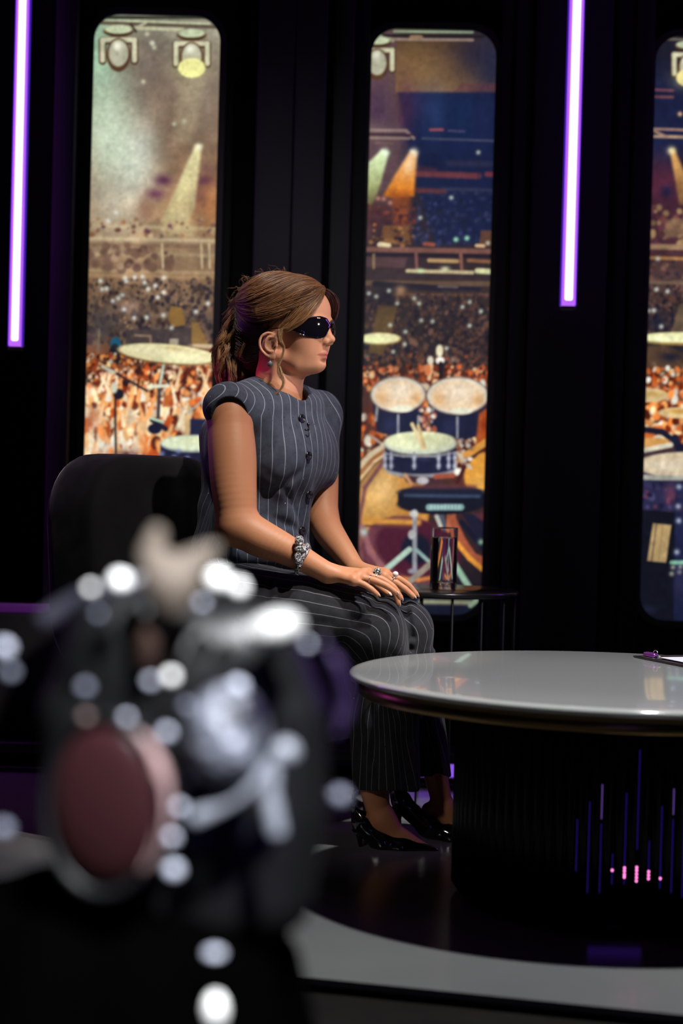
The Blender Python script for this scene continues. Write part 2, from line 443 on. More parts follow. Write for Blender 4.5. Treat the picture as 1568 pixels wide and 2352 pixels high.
def lamp(p, x, y, s=1, lit=None):
    c = (198, 196, 166); d = (70, 48, 30)
    p.el(x, y - 46 * s, 34 * s, 14 * s, d); p.el(x, y - 50 * s, 31 * s, 10 * s, (190, 200, 165))
    p.ln([(x - 36 * s, y + 22 * s), (x - 36 * s, y - 24 * s), (x + 36 * s, y - 24 * s), (x + 36 * s, y + 22 * s)], 17 * s, d)
    p.ln([(x - 36 * s, y + 20 * s), (x - 36 * s, y - 26 * s), (x + 36 * s, y - 26 * s), (x + 36 * s, y + 20 * s)], 11 * s, c)
    p.el(x, y + 8 * s, 27 * s, 38 * s, (84, 58, 38)); p.el(x, y + 4 * s, 22 * s, 30 * s, (178, 176, 152)); p.blob(x - 2, y - 12 * s, 10 * s, 10 * s, (235, 236, 215))
    if lit: p.el(x, y + 30 * s, 31 * s, 22 * s, lit); p.blob(x, y + 34 * s, 36 * s, 24 * s, lit, .5)
def print_left():
    p = Print(180, 520, 25, 1430)
    p.grad([(25, (140, 140, 120)), (200, (122, 108, 94)), (330, (136, 108, 84)), (480, (150, 112, 76)), (560, (160, 132, 100)), (640, (140, 110, 80)), (760, (92, 76, 66)), (820, (120, 70, 45)), (1100, (220, 150, 95)), (1430, (30, 30, 50))])
    p.noise(.10, 26, 1, 1.4); p.noise(.06, 60, 5)
    for x, y, rx, ry, c, o in [(225, 130, 42, 120, (150, 192, 162), .9), (240, 260, 60, 120, (172, 196, 168), .8), (300, 380, 62, 110, (214, 220, 204), .95), (255, 330, 60, 120, (190, 205, 180), .8), (250, 470, 70, 70, (190, 180, 160), .7), (330, 330, 30, 50, (200, 205, 190), .6), (345, 150, 40, 70, (110, 94, 86), .6), (400, 250, 70, 80, (126, 104, 86), .5), (470, 200, 40, 120, (140, 124, 108), .6), (375, 414, 20, 13, (84, 44, 68), .95), (356, 446, 22, 13, (96, 52, 74), .9), (472, 415, 18, 12, (88, 44, 74), .95), (478, 388, 14, 12, (110, 72, 80), .7), (462, 450, 22, 30, (112, 66, 62), .7), (335, 480, 20, 28, (126, 80, 60), .6), (485, 470, 20, 60, (180, 116, 66), .6)]:
        p.blob(x, y, rx, ry, c, o)
    p.poly([(448, 333), (463, 333), (446, 480), (430, 510), (372, 510), (392, 460)], (240, 236, 176), .85, 8, (166, 148, 108)); p.blob(456, 337, 8, 8, (252, 250, 215)); p.blob(425, 430, 14, 50, (226, 220, 160), .5, .35)
    p.poly([(408, 190), (470, 190), (440, 330), (400, 330)], (200, 190, 150), .32, 18)
    for y, c, o in [(520, (196, 180, 140), .5), (548, (198, 178, 142), .75), (562, (120, 90, 70), .5), (582, (176, 156, 122), .5), (604, (124, 100, 80), .45), (622, (178, 152, 116), .6), (633, (168, 136, 100), .6)]:
        p.ln([(180, y - 2), (520, y + 6)], 9, c, o, 6)
    p.poly([(380, 480), (430, 480), (450, 545), (365, 545)], (196, 184, 136), .5, 14)
    p.crowd(205, 500, 500, 545, 60, [(150, 108, 74), (190, 168, 130), (120, 84, 64), (100, 60, 70)], 5, 8, .5, 1, 31)
    p.crowd(190, 300, 560, 625, 30, [(120, 92, 76), (170, 140, 112)], 10, 14, .5, 1, 32)
    p.crowd(290, 400, 560, 625, 30, [(98, 72, 62), (120, 90, 72)], 9, 12, .6, 1, 33)
    for x in (372, 462, 480): p.ln([(x, 560), (x + 2, 615)], 6, (196, 174, 136), .7)
    p.crowd(185, 500, 640, 790, 850, HAIRY + [(150, 116, 84), (110, 84, 66)], 4, 7, .75, 1.5, 2)
    p.blob(235, 745, 35, 40, (60, 54, 56), .8); p.blob(300, 705, 22, 12, (160, 130, 112), .9); p.poly([(392, 702), (418, 708), (426, 745), (398, 752), (386, 735)], (140, 104, 50), .9); p.poly([(438, 738), (455, 742), (478, 790), (468, 800), (440, 790)], (138, 104, 54), .9)
    p.poly([(290, 760), (440, 752), (440, 795), (285, 800)], (66, 56, 56), .85); p.ln([(310, 770), (345, 772), (346, 792)], 5, (140, 118, 96), .8); p.poly([(390, 778), (410, 778), (408, 796), (388, 796)], (150, 140, 120)); p.el(266, 790, 12, 16, (24, 84, 112), .85); p.el(264, 815, 14, 26, (22, 26, 34), .9); p.ln([(228, 758), (225, 810)], 6, (120, 104, 90), .7); p.poly([(190, 770), (215, 772), (212, 795), (190, 793)], (80, 60, 66), .7)
    p.dots([(231, 645), (234, 664), (245, 663), (287, 639), (290, 646), (281, 678), (272, 685), (259, 691), (332, 649), (340, 664), (376, 638), (356, 656), (376, 672), (362, 683), (375, 724), (337, 729), (308, 730), (450, 716), (477, 697), (394, 753), (309, 637), (327, 636), (285, 711), (350, 100), (248, 507), (266, 488)], 5)
    p.crowd(180, 520, 812, 900, 900, HOT[:7] + [(70, 30, 20), (50, 26, 22), (50, 24, 22), (150, 66, 30)], 4, 7, .9, 1.6, 3)
    p.crowd(180, 520, 895, 1080, 800, HOT + [(246, 222, 180), (236, 180, 120)], 7, 11, .85, 2.4, 4)
    g = np.random.default_rng(12)
    for _ in range(70):
        x, y = g.uniform(190, 500), g.uniform(880, 1060); L_ = g.uniform(20, 55); t = g.uniform(-.5, .5)
        p.ln([(x, y), (x + L_ * math.sin(t), y - L_)], g.uniform(6, 12), [(240, 200, 150), (250, 228, 190), (236, 160, 92)][g.integers(3)], .85, 3, 4)
    for x, y, rx, ry, c, o in [(212, 965, 14, 22, (150, 52, 20), .8), (216, 968, 24, 38, (240, 226, 200), .35), (212, 1035, 22, 30, (240, 222, 190), .7), (240, 1030, 12, 20, (240, 236, 220), .8), (200, 900, 22, 14, (244, 236, 220), .6), (320, 980, 22, 36, (244, 214, 170), .5), (335, 1035, 12, 26, (232, 110, 40), .8), (290, 1045, 30, 12, (60, 24, 40), .7)]: p.blob(x, y, rx, ry, c, o)
    p.ln([(247, 845), (270, 860), (338, 898)], 6, (44, 34, 40)); p.ln([(236, 842), (262, 856)], 8, (190, 190, 170)); p.ln([(264, 890), (266, 1060)], 5, (30, 24, 34)); p.el(272, 905, 13, 13, (26, 22, 34), .9); p.el(262, 890, 8, 14, (200, 200, 180), .7)
    p.ln([(376, 835), (366, 885), (363, 960)], 8, (60, 56, 60)); p.ln([(376, 835), (368, 880)], 6, (200, 206, 180)); p.ln([(340, 888), (386, 886)], 8, (216, 216, 190)); p.ln([(350, 965), (380, 985)], 12, (26, 26, 44)); p.ln([(345, 960), (375, 970)], 5, (190, 220, 190)); p.el(355, 985, 16, 12, (20, 24, 50))
    p.poly([(436, 962), (520, 962), (520, 1000), (436, 1000)], (28, 34, 66)); p.poly([(424, 955), (436, 955), (434, 1002), (424, 1002)], (224, 186, 130)); p.ln([(500, 890), (430, 950)], 5, (170, 170, 160), .8)
    p.poly([(368, 1018), (520, 1018), (520, 1120), (368, 1100)], (22, 26, 52)); p.el(440, 1019, 72, 20, (160, 168, 160)); p.el(440, 1017, 69, 17, (220, 230, 196)); p.blob(450, 1012, 30, 8, (236, 240, 190), .8)
    p.dots([(372, 1042), (400, 1050), (378, 1060), (430, 1052), (410, 1036)], 6, (120, 130, 170))
    p.el(386, 814, 116, 23, (120, 84, 44), 1, .09); p.el(385, 812, 113, 21, (226, 216, 168), 1, .09); p.blob(420, 822, 60, 12, (248, 246, 196), .9, .12); p.blob(330, 803, 40, 6, (240, 232, 190), .7, .1); p.blob(400, 800, 26, 5, (190, 170, 120), .8, .1); p.el(470, 795, 34, 5, (200, 176, 140), .9, .05)
    p.ln([(240, 47), (480, 55)], 5, (196, 204, 168)); p.ln([(225, 40), (480, 40)], 8, (40, 44, 34), .7); p.ln([(230, 52), (500, 62)], 9, (92, 80, 66), .8); p.ln([(300, 64), (420, 68)], 8, (186, 186, 152)); p.ln([(310, 66), (335, 52)], 6, (180, 176, 148)); p.ln([(300, 56), (312, 72)], 6, (60, 44, 34))
    lamp(p, 272, 118, 1.02); lamp(p, 440, 126, 1.0, (246, 242, 160)); p.dots([(338, 78), (348, 98), (354, 109), (329, 188), (400, 285), (423, 278)], 5, (200, 200, 170)); return p
def print_centre():
    p = Print(800, 1150, 60, 1430)
    p.grad([(60, (60, 50, 44)), (210, (60, 44, 50)), (300, (34, 36, 62)), (430, (40, 34, 46)), (560, (46, 36, 46)), (650, (58, 46, 46)), (800, (40, 34, 40)), (1000, (90, 50, 40)), (1430, (20, 22, 36))])
    p.poly([(800, 60), (912, 60), (930, 300), (925, 430), (840, 560), (800, 560)], (96, 72, 76), .9, 30); p.blob(870, 250, 30, 60, (70, 48, 84), .6); p.blob(860, 300, 30, 20, (130, 106, 96), .5)
    p.poly([(910, 92), (1150, 92), (1150, 212), (908, 212)], (84, 62, 44), 1, 4, (140, 106, 72)); p.blob(960, 160, 50, 60, (134, 104, 66), .5); p.blob(1090, 120, 60, 60, (42, 36, 50), .9); p.blob(1130, 150, 40, 90, (34, 36, 58), .95); p.poly([(1060, 190), (1150, 192), (1150, 212), (1040, 212)], (110, 58, 56), .6, 6)
    p.poly([(916, 213), (1150, 213), (1150, 560), (1000, 560), (950, 400)], (22, 32, 66), .95, 10); p.blob(1000, 260, 26, 60, (40, 62, 104), .6); p.blob(1060, 270, 30, 60, (20, 46, 84), .5); p.blob(960, 240, 26, 40, (54, 50, 92), .5); p.blob(1110, 260, 30, 60, (26, 36, 70), .7); p.blob(932, 250, 20, 70, (80, 40, 70), .6)
    p.ln([(800, 298), (932, 300), (950, 318)], 7, (142, 120, 116), .85); p.ln([(800, 316), (940, 318)], 6, (140, 120, 110), .8); p.ln([(840, 308), (945, 310)], 6, (56, 40, 50), .8, 3); p.ln([(988, 298), (1016, 298)], 6, (150, 76, 84), .9); p.ln([(1030, 300), (1065, 302)], 5, (72, 70, 100), .8); p.ln([(970, 318), (1150, 324)], 5, (74, 76, 96), .7); p.ln([(860, 328), (900, 330)], 6, (110, 84, 80), .7)
    p.ln([(955, 399), (1098, 404)], 14, (106, 54, 62), .95, 5); p.ln([(1118, 400), (1150, 402)], 12, (110, 50, 60), .9, 5); p.ln([(950, 384), (1000, 392)], 10, (80, 44, 60), .7, 8); p.ln([(930, 436), (1020, 440)], 12, (88, 48, 52), .9, 6); p.ln([(1020, 434), (1150, 438)], 8, (58, 58, 80), .7, 6); p.ln([(1030, 375), (1150, 378)], 14, (50, 50, 74), .6, 8); p.ln([(1100, 340), (1098, 420)], 3, (30, 34, 56), .7)
    p.crowd(940, 1150, 440, 560, 260, [(36, 44, 74), (26, 32, 58), (50, 56, 92), (30, 34, 54)], 4, 6, .6, 1.3, 5)
    p.poly([(877, 343), (893, 350), (868, 440), (850, 480), (835, 480), (835, 385)], (218, 240, 190), .95, 7, (150, 156, 84)); p.poly([(943, 345), (958, 350), (950, 450), (905, 455), (880, 450), (905, 405)], (250, 190, 130), .97, 7, (226, 124, 22)); p.poly([(895, 440), (945, 440), (935, 520), (905, 520)], (160, 78, 36), .75, 16); p.blob(884, 350, 9, 9, (228, 246, 214)); p.blob(950, 350, 9, 9, (252, 248, 220)); p.blob(940, 380, 12, 22, (252, 226, 190), .6, .3)
    p.blob(860, 500, 34, 50, (66, 34, 40), .7); p.dots([(868, 456), (881, 457), (896, 466)], 5, (230, 150, 130)); p.crowd(840, 955, 470, 520, 60, [(84, 40, 44), (70, 36, 44), (120, 62, 50)], 5, 7, .5, 1, 22)
    p.poly([(880, 518), (938, 518), (944, 562), (870, 562)], (128, 84, 50), .8, 4); p.crowd(850, 950, 515, 565, 40, [(150, 104, 62), (60, 40, 40), (100, 66, 50)], 4, 6, .8, 1, 23); p.ln([(872, 562), (892, 564)], 12, (232, 214, 170), .9); p.el(920, 550, 6, 6, (24, 26, 44)); p.poly([(1104, 530), (1150, 528), (1150, 566), (1100, 566)], (106, 68, 44), .8); p.ln([(1094, 564), (1110, 565)], 8, (220, 180, 140), .9); p.ln([(975, 560), (995, 562)], 9, (150, 82, 62), .9)
    p.ln([(820, 572), (1150, 578)], 12, (122, 82, 72), .95, 4); p.ln([(820, 584), (1150, 588)], 8, (34, 28, 40), .9); p.ln([(985, 598), (1050, 600)], 9, (184, 148, 100), .9); p.ln([(1075, 598), (1140, 602)], 8, (140, 94, 66), .9); p.poly([(840, 590), (935, 592), (930, 615), (840, 612)], (88, 62, 66), .8); p.ln([(858, 585), (858, 615)], 6, (150, 124, 90), .8); p.ln([(955, 582), (957, 620)], 7, (130, 84, 80), .9); p.ln([(1058, 584), (1060, 620)], 7, (140, 92, 78), .9)
    p.ln([(935, 622), (1085, 626)], 8, (196, 180, 140), .95); p.blob(965, 622, 8, 5, (206, 240, 180)); p.blob(1022, 618, 10, 6, (226, 226, 180)); p.ln([(1096, 622), (1128, 624)], 12, (222, 222, 170)); p.ln([(820, 632), (1150, 638)], 9, (56, 44, 50), .9); p.ln([(820, 650), (1150, 652)], 12, (98, 76, 62), .8); p.ln([(860, 652), (1010, 662)], 14, (36, 32, 42), .85); p.ln([(960, 660), (1100, 664)], 10, (34, 32, 46), .9); p.ln([(1006, 658), (1050, 660)], 4, (120, 104, 96), .7, 2); p.ln([(900, 676), (1150, 678)], 7, (100, 70, 58), .7)
    p.crowd(825, 1140, 676, 830, 1100, DIM, 3.5, 5.5, .85, 1.6, 6)
    p.poly([(868, 700), (912, 704), (898, 770), (880, 812), (845, 812)], (96, 74, 46), .9, 5); p.blob(885, 680, 24, 22, (28, 26, 40), .9); p.blob(920, 668, 12, 12, (170, 128, 92), .8)
    p.dots([(847, 674), (864, 681), (893, 668), (951, 685), (962, 697), (912, 697), (967, 736), (993, 738), (1062, 705), (1078, 694), (1104, 715), (1078, 748), (931, 762), (929, 791), (896, 747), (903, 808), (845, 820), (850, 828), (1025, 800), (1098, 350), (1036, 454), (965, 500), (1047, 550), (1072, 547), (1120, 558), (1136, 688), (1040, 826)], 4.5, (214, 224, 205)); p.dots([(1047, 550), (1072, 547)], 5, (120, 220, 160), .7)
    p.crowd(820, 1140, 815, 850, 240, DIM + [(150, 80, 44), (120, 70, 50), (80, 50, 40)], 4, 5, .9, 1.4, 7); p.crowd(820, 1140, 842, 880, 240, [(200, 92, 44), (232, 140, 90), (120, 46, 22), (70, 30, 24), (240, 200, 150)], 5, 7, .9, 1.5, 8); p.crowd(820, 1140, 878, 1080, 340, HOT + [(60, 26, 30), (90, 36, 34)], 6, 9, .85, 2, 9)
    p.el(1009, 806, 8, 14, (236, 226, 190)); p.el(1010, 828, 10, 8, (238, 232, 220)); p.ln([(1012, 835), (1012, 868)], 10, (26, 22, 28)); p.el(988, 828, 7, 10, (226, 216, 190)); p.ln([(985, 870), (990, 840)], 9, (244, 196, 150)); p.el(982, 850, 8, 14, (224, 130, 80), .9)
    p.el(876, 778, 44, 14, (150, 116, 60)); p.el(872, 777, 46, 12, (226, 222, 170)); p.blob(850, 780, 30, 8, (236, 246, 180), .8); p.ln([(848, 1000), (878, 1020), (900, 1060)], 6, (170, 160, 150), .8); p.blob(845, 960, 12, 40, (70, 36, 30), .6)
    # toms
    for x, y, rx, ry in ((914, 906, 61, 39), (1050, 909, 69, 41)):
        p.poly([(x - rx + 2, y + 18), (x + rx - 2, y + 18), (x + rx - 12, y + 88), (x + 14, y + 104), (x - rx + 12, y + 86)], (24, 28, 54)); p.blob(x - 15, y + 70, 20, 20, (44, 48, 84), .7); p.ln([(x - rx + 14, y + 20), (x - rx + 10, y + 60)], 6, (150, 150, 150), .8); p.ln([(x + rx - 14, y + 50), (x + rx - 16, y + 96)], 6, (150, 148, 150), .8)
        p.el(x, y, rx + 3, ry + 3, (120, 100, 92)); p.el(x, y, rx, ry, (212, 206, 190)); p.el(x, y, rx - 7, ry - 5, (230, 202, 166)); p.blob(x + 5, y - 8, rx * .6, ry * .55, (240, 224, 200), .8); p.blob(x - rx * .6, y + 8, 14, 16, (214, 160, 104), .7); p.blob(x + rx * .7, y + 10, 14, 14, (206, 150, 90), .7); p.el(x + 8, y + ry - 6, 26, 8, (226, 224, 200))
        p.ln([(x, y + ry + 8), (x, y + ry + 56)], 5, (166, 166, 176), .8)
    p.crowd(965, 998, 930, 1010, 40, [(226, 180, 150), (170, 90, 70), (240, 226, 210), (80, 50, 60)], 5, 6, .9, 1.5, 10); p.poly([(1100, 950), (1130, 930), (1128, 1010), (1092, 1020)], (190, 84, 30), .9, 6); p.blob(1110, 975, 8, 20, (110, 34, 14), .7)
    # bass drum hoops, floor tom
    p.poly([(820, 1060), (860, 1030), (900, 1020), (900, 1100), (830, 1180)], (140, 84, 50), .9, 8); p.ln([(820, 1078), (850, 1045), (890, 1018)], 12, (206, 190, 164)); p.ln([(820, 1118), (860, 1064), (896, 1040)], 7, (60, 34, 34)); p.ln([(824, 1104), (860, 1060), (884, 1044)], 6, (224, 200, 164))
    p.el(900, 1180, 84, 110, (190, 130, 60), 1, .25, 5); p.blob(860, 1140, 46, 70, (226, 176, 100), .95, .2); p.blob(880, 1120, 30, 40, (240, 196, 130), .8); p.blob(850, 1220, 36, 30, (222, 160, 70), .8); p.ln([(832, 1290), (824, 1200), (838, 1120), (880, 1060)], 10, (120, 74, 76), .8, 5)
    p.el(940, 1270, 112, 82, (106, 56, 68), 1, .3, 5); p.el(960, 1262, 100, 66, (74, 26, 46), .95, .3, 8); p.el(955, 1262, 34, 36, (22, 24, 44), .95, 0, 10); p.blob(930, 1330, 60, 8, (220, 140, 60), .0); p.ln([(845, 1250), (872, 1300), (905, 1326), (960, 1332), (1000, 1325)], 9, (206, 128, 62), .85, 5); p.ln([(832, 1210), (850, 1268), (880, 1304)], 14, (150, 96, 102), .8, 5); p.ln([(840, 1196), (960, 1200)], 14, (216, 150, 66), .9, 8); p.ln([(840, 1208), (950, 1212)], 6, (90, 50, 50), .7)
    p.poly([(1075, 1090), (1090, 1060), (1130, 1010), (1130, 1120), (1110, 1128), (1050, 1120)], (80, 30, 34), .95, 6); p.el(1112, 1090, 46, 52, (226, 156, 60), .95, .3, 5); p.blob(1106, 1110, 30, 24, (240, 180, 90), .7); p.ln([(1050, 1108), (1072, 1060), (1130, 1010)], 9, (70, 26, 30), .9); p.ln([(1060, 1052), (1085, 1036), (1130, 1006)], 16, (230, 160, 70), .9); p.ln([(1050, 1040), (1080, 1075)], 8, (206, 196, 180), .8); p.crowd(1045, 1090, 1010, 1065, 22, [(226, 216, 200), (160, 120, 100), (90, 60, 60)], 5, 6, .8, 1, 11)
    # snare
    p.poly([(884, 1028), (1047, 1028), (1042, 1082), (1010, 1096), (920, 1096), (888, 1078)], (22, 26, 54)); p.blob(975, 1060, 16, 30, (60, 60, 96), .6); p.el(965, 1082, 78, 16, (150, 150, 156)); p.el(965, 1074, 77, 15, (26, 30, 58)); p.el(965, 1022, 83, 27, (110, 108, 110)); p.el(965, 1018, 82, 25, (214, 222, 196)); p.el(965, 1012, 79, 21, (228, 232, 190)); p.blob(975, 1006, 46, 9, (206, 208, 150), .5)
    for x in (884, 898, 951, 1007, 1030, 1044):
        p.ln([(x, 1040), (x, 1076)], 6, (150, 152, 170), .85); p.dots([(x, 1052), (x, 1070)], 5, (200, 204, 220))
    p.ln([(886, 1042), (926, 1048), (1000, 1048), (1044, 1040)], 4, (170, 170, 176), .8); p.ln([(946, 974), (972, 1030)], 8, (232, 208, 156)); p.ln([(960, 978), (976, 1028)], 7, (214, 186, 132)); p.ln([(938, 1100), (1010, 1108)], 16, (70, 44, 50), .9, 5); p.el(970, 1104, 14, 9, (190, 186, 190)); p.ln([(930, 1090), (945, 1112)], 7, (206, 150, 110), .9); p.ln([(1000, 1095), (1040, 1092)], 12, (160, 82, 62), .8)
    # stool
    p.ln([(1012, 1180), (1019, 1215)], 14, (80, 84, 100)); p.ln([(1036, 1180), (1034, 1215)], 20, (190, 106, 72)); p.ln([(1002, 1185), (1012, 1210)], 9, (190, 190, 180))
    p.ln([(1036, 1188), (1060, 1240), (1085, 1278), (1112, 1290)], 18, (166, 86, 60), .9); p.ln([(1050, 1248), (1078, 1282), (1108, 1308)], 11, (226, 150, 60)); p.poly([(1060, 1180), (1130, 1178), (1130, 1225), (1100, 1240)], (26, 28, 50), .95); p.poly([(1086, 1180), (1130, 1176), (1128, 1212)], (110, 50, 56), .8, 6); p.ln([(1060, 1200), (1110, 1260)], 14, (22, 24, 44), .9); p.blob(1104, 1245, 6, 6, (140, 180, 150))
    p.el(1012, 1158, 100, 24, (20, 22, 36)); p.poly([(913, 1132), (1130, 1132), (1130, 1162), (913, 1160)], (20, 22, 38)); p.el(1014, 1131, 101, 16, (26, 30, 50)); p.ln([(950, 1118), (1090, 1118)], 9, (104, 56, 60), .75, 8); p.ln([(930, 1138), (1100, 1140)], 6, (74, 92, 120), .8, 6); p.ln([(985, 1165), (1058, 1165)], 15, (132, 170, 168), .95, 3)
    for k in range(9): p.ln([(990 + 8 * k, 1161), (990 + 8 * k, 1169)], 2.2, (214, 232, 224), .9, 2)
    # stands
    p.ln([(952, 1175), (952, 1310)], 10, (150, 152, 160)); p.el(950, 1180, 10, 8, (200, 200, 196)); p.el(945, 1228, 8, 11, (180, 180, 180)); p.ln([(940, 1262), (860, 1330)], 12, (180, 206, 190)); p.ln([(955, 1262), (985, 1290)], 8, (150, 180, 176)); p.ln([(1000, 1285), (930, 1345)], 13, (150, 136, 124)); p.ln([(1040, 1290), (1074, 1345)], 13, (150, 184, 160)); p.poly([(820, 1310), (870, 1320), (900, 1345), (1120, 1345), (1120, 1425), (820, 1425)], (18, 24, 44), .8, 10); p.el(948, 1312, 12, 6, (140, 140, 150), .9)
    p.ln([(860, 1330), (940, 1262)], 12, (180, 206, 190)); p.ln([(930, 1345), (1000, 1285)], 13, (150, 136, 124)); p.ln([(1040, 1290), (1078, 1350)], 13, (150, 184, 160)); p.ln([(965, 1382), (1080, 1384)], 11, (150, 150, 120), .8, 6); p.ln([(1080, 1390), (1096, 1378)], 12, (130, 150, 124)); p.blob(835, 1222, 9, 9, (170, 190, 180))
    p.ln([(850, 86), (900, 92)], 10, (170, 180, 150), .9); p.ln([(905, 72), (1085, 74)], 5, (150, 170, 140), .9); p.ln([(900, 90), (1085, 92)], 6, (150, 128, 116), .95); p.ln([(880, 82), (1110, 84)], 7, (34, 28, 32), .9); p.ln([(945, 86), (966, 86)], 10, (140, 116, 90)); p.el(860, 86, 20, 8, (190, 204, 174), .9)
    lamp(p, 866, 140, .95); return p
def print_right():
    p = Print(1455, 1800, 60, 1445)
    p.grad([(60, (30, 28, 34)), (220, (24, 30, 60)), (330, (26, 32, 62)), (400, (60, 34, 50)), (560, (70, 40, 50)), (650, (80, 60, 56)), (800, (40, 36, 44)), (900, (130, 70, 44)), (1100, (40, 36, 60)), (1445, (10, 12, 24))])
    p.ln([(1500, 206), (1545, 208)], 6, (110, 66, 78), .9); p.ln([(1500, 222), (1545, 223)], 6, (110, 66, 72), .9); p.ln([(1494, 296), (1620, 300)], 6, (150, 116, 104), .9); p.ln([(1494, 313), (1620, 316)], 7, (160, 132, 110), .9); p.ln([(1500, 300), (1530, 314)], 6, (150, 120, 100), .9)
    p.blob(1520, 430, 50, 40, (96, 40, 62), .7); p.blob(1530, 440, 14, 14, (30, 34, 64), .9); p.poly([(1538, 345), (1548, 342), (1590, 440), (1600, 470), (1560, 470)], (238, 180, 100), .95, 7, (130, 92, 56)); p.blob(1542, 346, 9, 9, (240, 226, 170)); p.blob(1561, 262, 5, 5, (244, 190, 140))
    p.crowd(1485, 1620, 470, 560, 90, [(110, 66, 60), (70, 40, 56), (150, 120, 84), (90, 50, 60)], 7, 9, .6, 1.2, 41); p.poly([(1530, 505), (1620, 500), (1620, 545), (1525, 545)], (140, 112, 80), .7, 8)
    p.ln([(1480, 566), (1640, 570)], 13, (150, 120, 92), .9, 4); p.ln([(1480, 592), (1640, 596)], 8, (160, 116, 70), .8); p.ln([(1480, 610), (1640, 614)], 14, (70, 50, 48), .8); p.crowd(1480, 1640, 600, 650, 60, [(110, 80, 70), (50, 40, 50), (140, 104, 80)], 6, 8, .6, 1, 42); p.ln([(1480, 648), (1640, 652)], 8, (110, 90, 74), .8)
    p.crowd(1478, 1660, 655, 770, 360, DIM + [(120, 84, 76)], 4, 6, .85, 1.5, 43); p.blob(1512, 740, 26, 24, (28, 30, 48), .8); p.poly([(1560, 700), (1620, 690), (1640, 760), (1540, 765)], (110, 92, 70), .8, 6)
    p.dots([(1507, 665), (1532, 669), (1488, 714), (1501, 713), (1510, 594), (1518, 750), (1502, 836)], 5)
    p.el(1560, 778, 90, 15, (150, 116, 60)); p.el(1560, 775, 90, 12, (232, 230, 176)); p.blob(1520, 778, 40, 7, (246, 252, 200), .8); p.ln([(1532, 806), (1575, 850)], 8, (150, 110, 90)); p.poly([(1478, 795), (1530, 792), (1600, 830), (1600, 845), (1478, 845)], (90, 66, 46), .8, 6); p.blob(1540, 820, 26, 12, (24, 26, 46), .9)
    p.crowd(1474, 1660, 845, 1010, 420, HOT, 5, 9, .9, 1.8, 44); p.el(1490, 908, 44, 16, (206, 180, 130)); p.blob(1500, 905, 20, 6, (170, 130, 66), .8); p.el(1570, 948, 60, 13, (216, 190, 140)); p.blob(1560, 945, 30, 6, (186, 130, 50), .8); p.ln([(1474, 986), (1520, 992), (1570, 1030)], 14, (24, 24, 44)); p.el(1500, 1018, 40, 13, (206, 150, 84)); p.ln([(1470, 1036), (1540, 1022)], 11, (222, 214, 190)); p.ln([(1550, 1005), (1560, 1040)], 16, (24, 26, 48)); p.el(1580, 1068, 120, 30, (216, 196, 164)); p.blob(1530, 1070, 50, 14, (230, 216, 190), .8); p.ln([(1466, 1096), (1640, 1100)], 12, (170, 170, 160)); p.poly([(1464, 1103), (1660, 1106), (1660, 1180), (1464, 1178)], (40, 40, 72)); p.crowd(1470, 1600, 1110, 1180, 50, [(70, 66, 104), (50, 46, 80), (110, 60, 84), (30, 30, 60)], 7, 9, .7, 1.2, 45); p.blob(1540, 1135, 14, 20, (120, 64, 90), .8)
    p.poly([(1462, 1170), (1552, 1176), (1548, 1445), (1458, 1445)], (16, 18, 30), .97); p.poly([(1550, 1110), (1660, 1110), (1660, 1445), (1546, 1445)], (30, 36, 72), .7); p.dots([(1559, 1118), (1557, 1163), (1558, 1196), (1554, 1268)], 6, (190, 200, 220)); p.ln([(1542, 1292), (1620, 1292)], 9, (130, 190, 160)); p.dots([(1545, 1303), (1562, 1302), (1542, 1318), (1560, 1314)], 5, (200, 200, 180))
    p.poly([(1499, 1202), (1541, 1206), (1529, 1292), (1486, 1288)], (178, 150, 104)); p.ln([(1507, 1204), (1496, 1288)], 3, (90, 70, 60)); p.ln([(1522, 1205), (1512, 1290)], 2, (130, 106, 76), .8); p.blob(1560, 1340, 14, 40, (50, 46, 80), .6); p.blob(1490, 1400, 20, 10, (30, 34, 56), .8)
    lamp(p, 1582, 150, .95, (240, 226, 150)); p.dots([(1535, 82), (1548, 80)], 5, (170, 190, 160)); p.ln([(1520, 90), (1640, 92)], 5, (120, 110, 96), .8); p.noise(.05, 14, 3); return p
# ------------------------------------------------------------------ the setting
DW = 5.2
M_wall = mat('black_wall_fabric', (.006, .006, .007), .9, spec=.1)
M_board = mat('charcoal_board', (.020, .020, .023), .75, spec=.25, bump=(60, .25, .002)); vary(M_board, (.016, .016, .018), (.026, .026, .03), 3)
M_board2 = mat('dark_board', (.009, .009, .010), .8, spec=.2)
M_floor = mat('grey_glossy_floor', (.13, .13, .13), .22, spec=.5); vary(M_floor, (.115, .115, .117), (.145, .145, .143), 1.2, 6)
M_low = mat('dark_stage_edge', (.006, .005, .005), .8, spec=.1); vary(M_low, (.003, .003, .003), (.008, .006, .005), 6)
# raised stage floor: its front edge runs slightly across the view
e0, e1 = atz(520, 2226), atz(1568, 2331); d = (e1 - e0) / np.linalg.norm(e1 - e0)
A, B = e0 - d * 3.0, e0 + d * 4.5
def slab(pts, z0, z1):
    n = len(pts); V = [(p[0], p[1], z0) for p in pts] + [(p[0], p[1], z1) for p in pts]
    return np.array(V), [tuple(range(n - 1, -1, -1)), tuple(range(n, 2 * n))] + [(i, (i + 1) % n, n + (i + 1) % n, n + i) for i in range(n)]
obj('floor', slab([A, B, (B[0], 5.6), (A[0], 5.6)], -.012, 0), M_floor, smooth=False, kind='structure')
obj('floor', slab([(A[0], -.6), (B[0], -.6), B, A], -.30, -.025), M_low, smooth=False, kind='structure')
obj('trim_1', slab([A, B, (B[0], B[1] + .35), (A[0], A[1] + .35)], -.10, -.012), M_low, smooth=False, kind='structure')
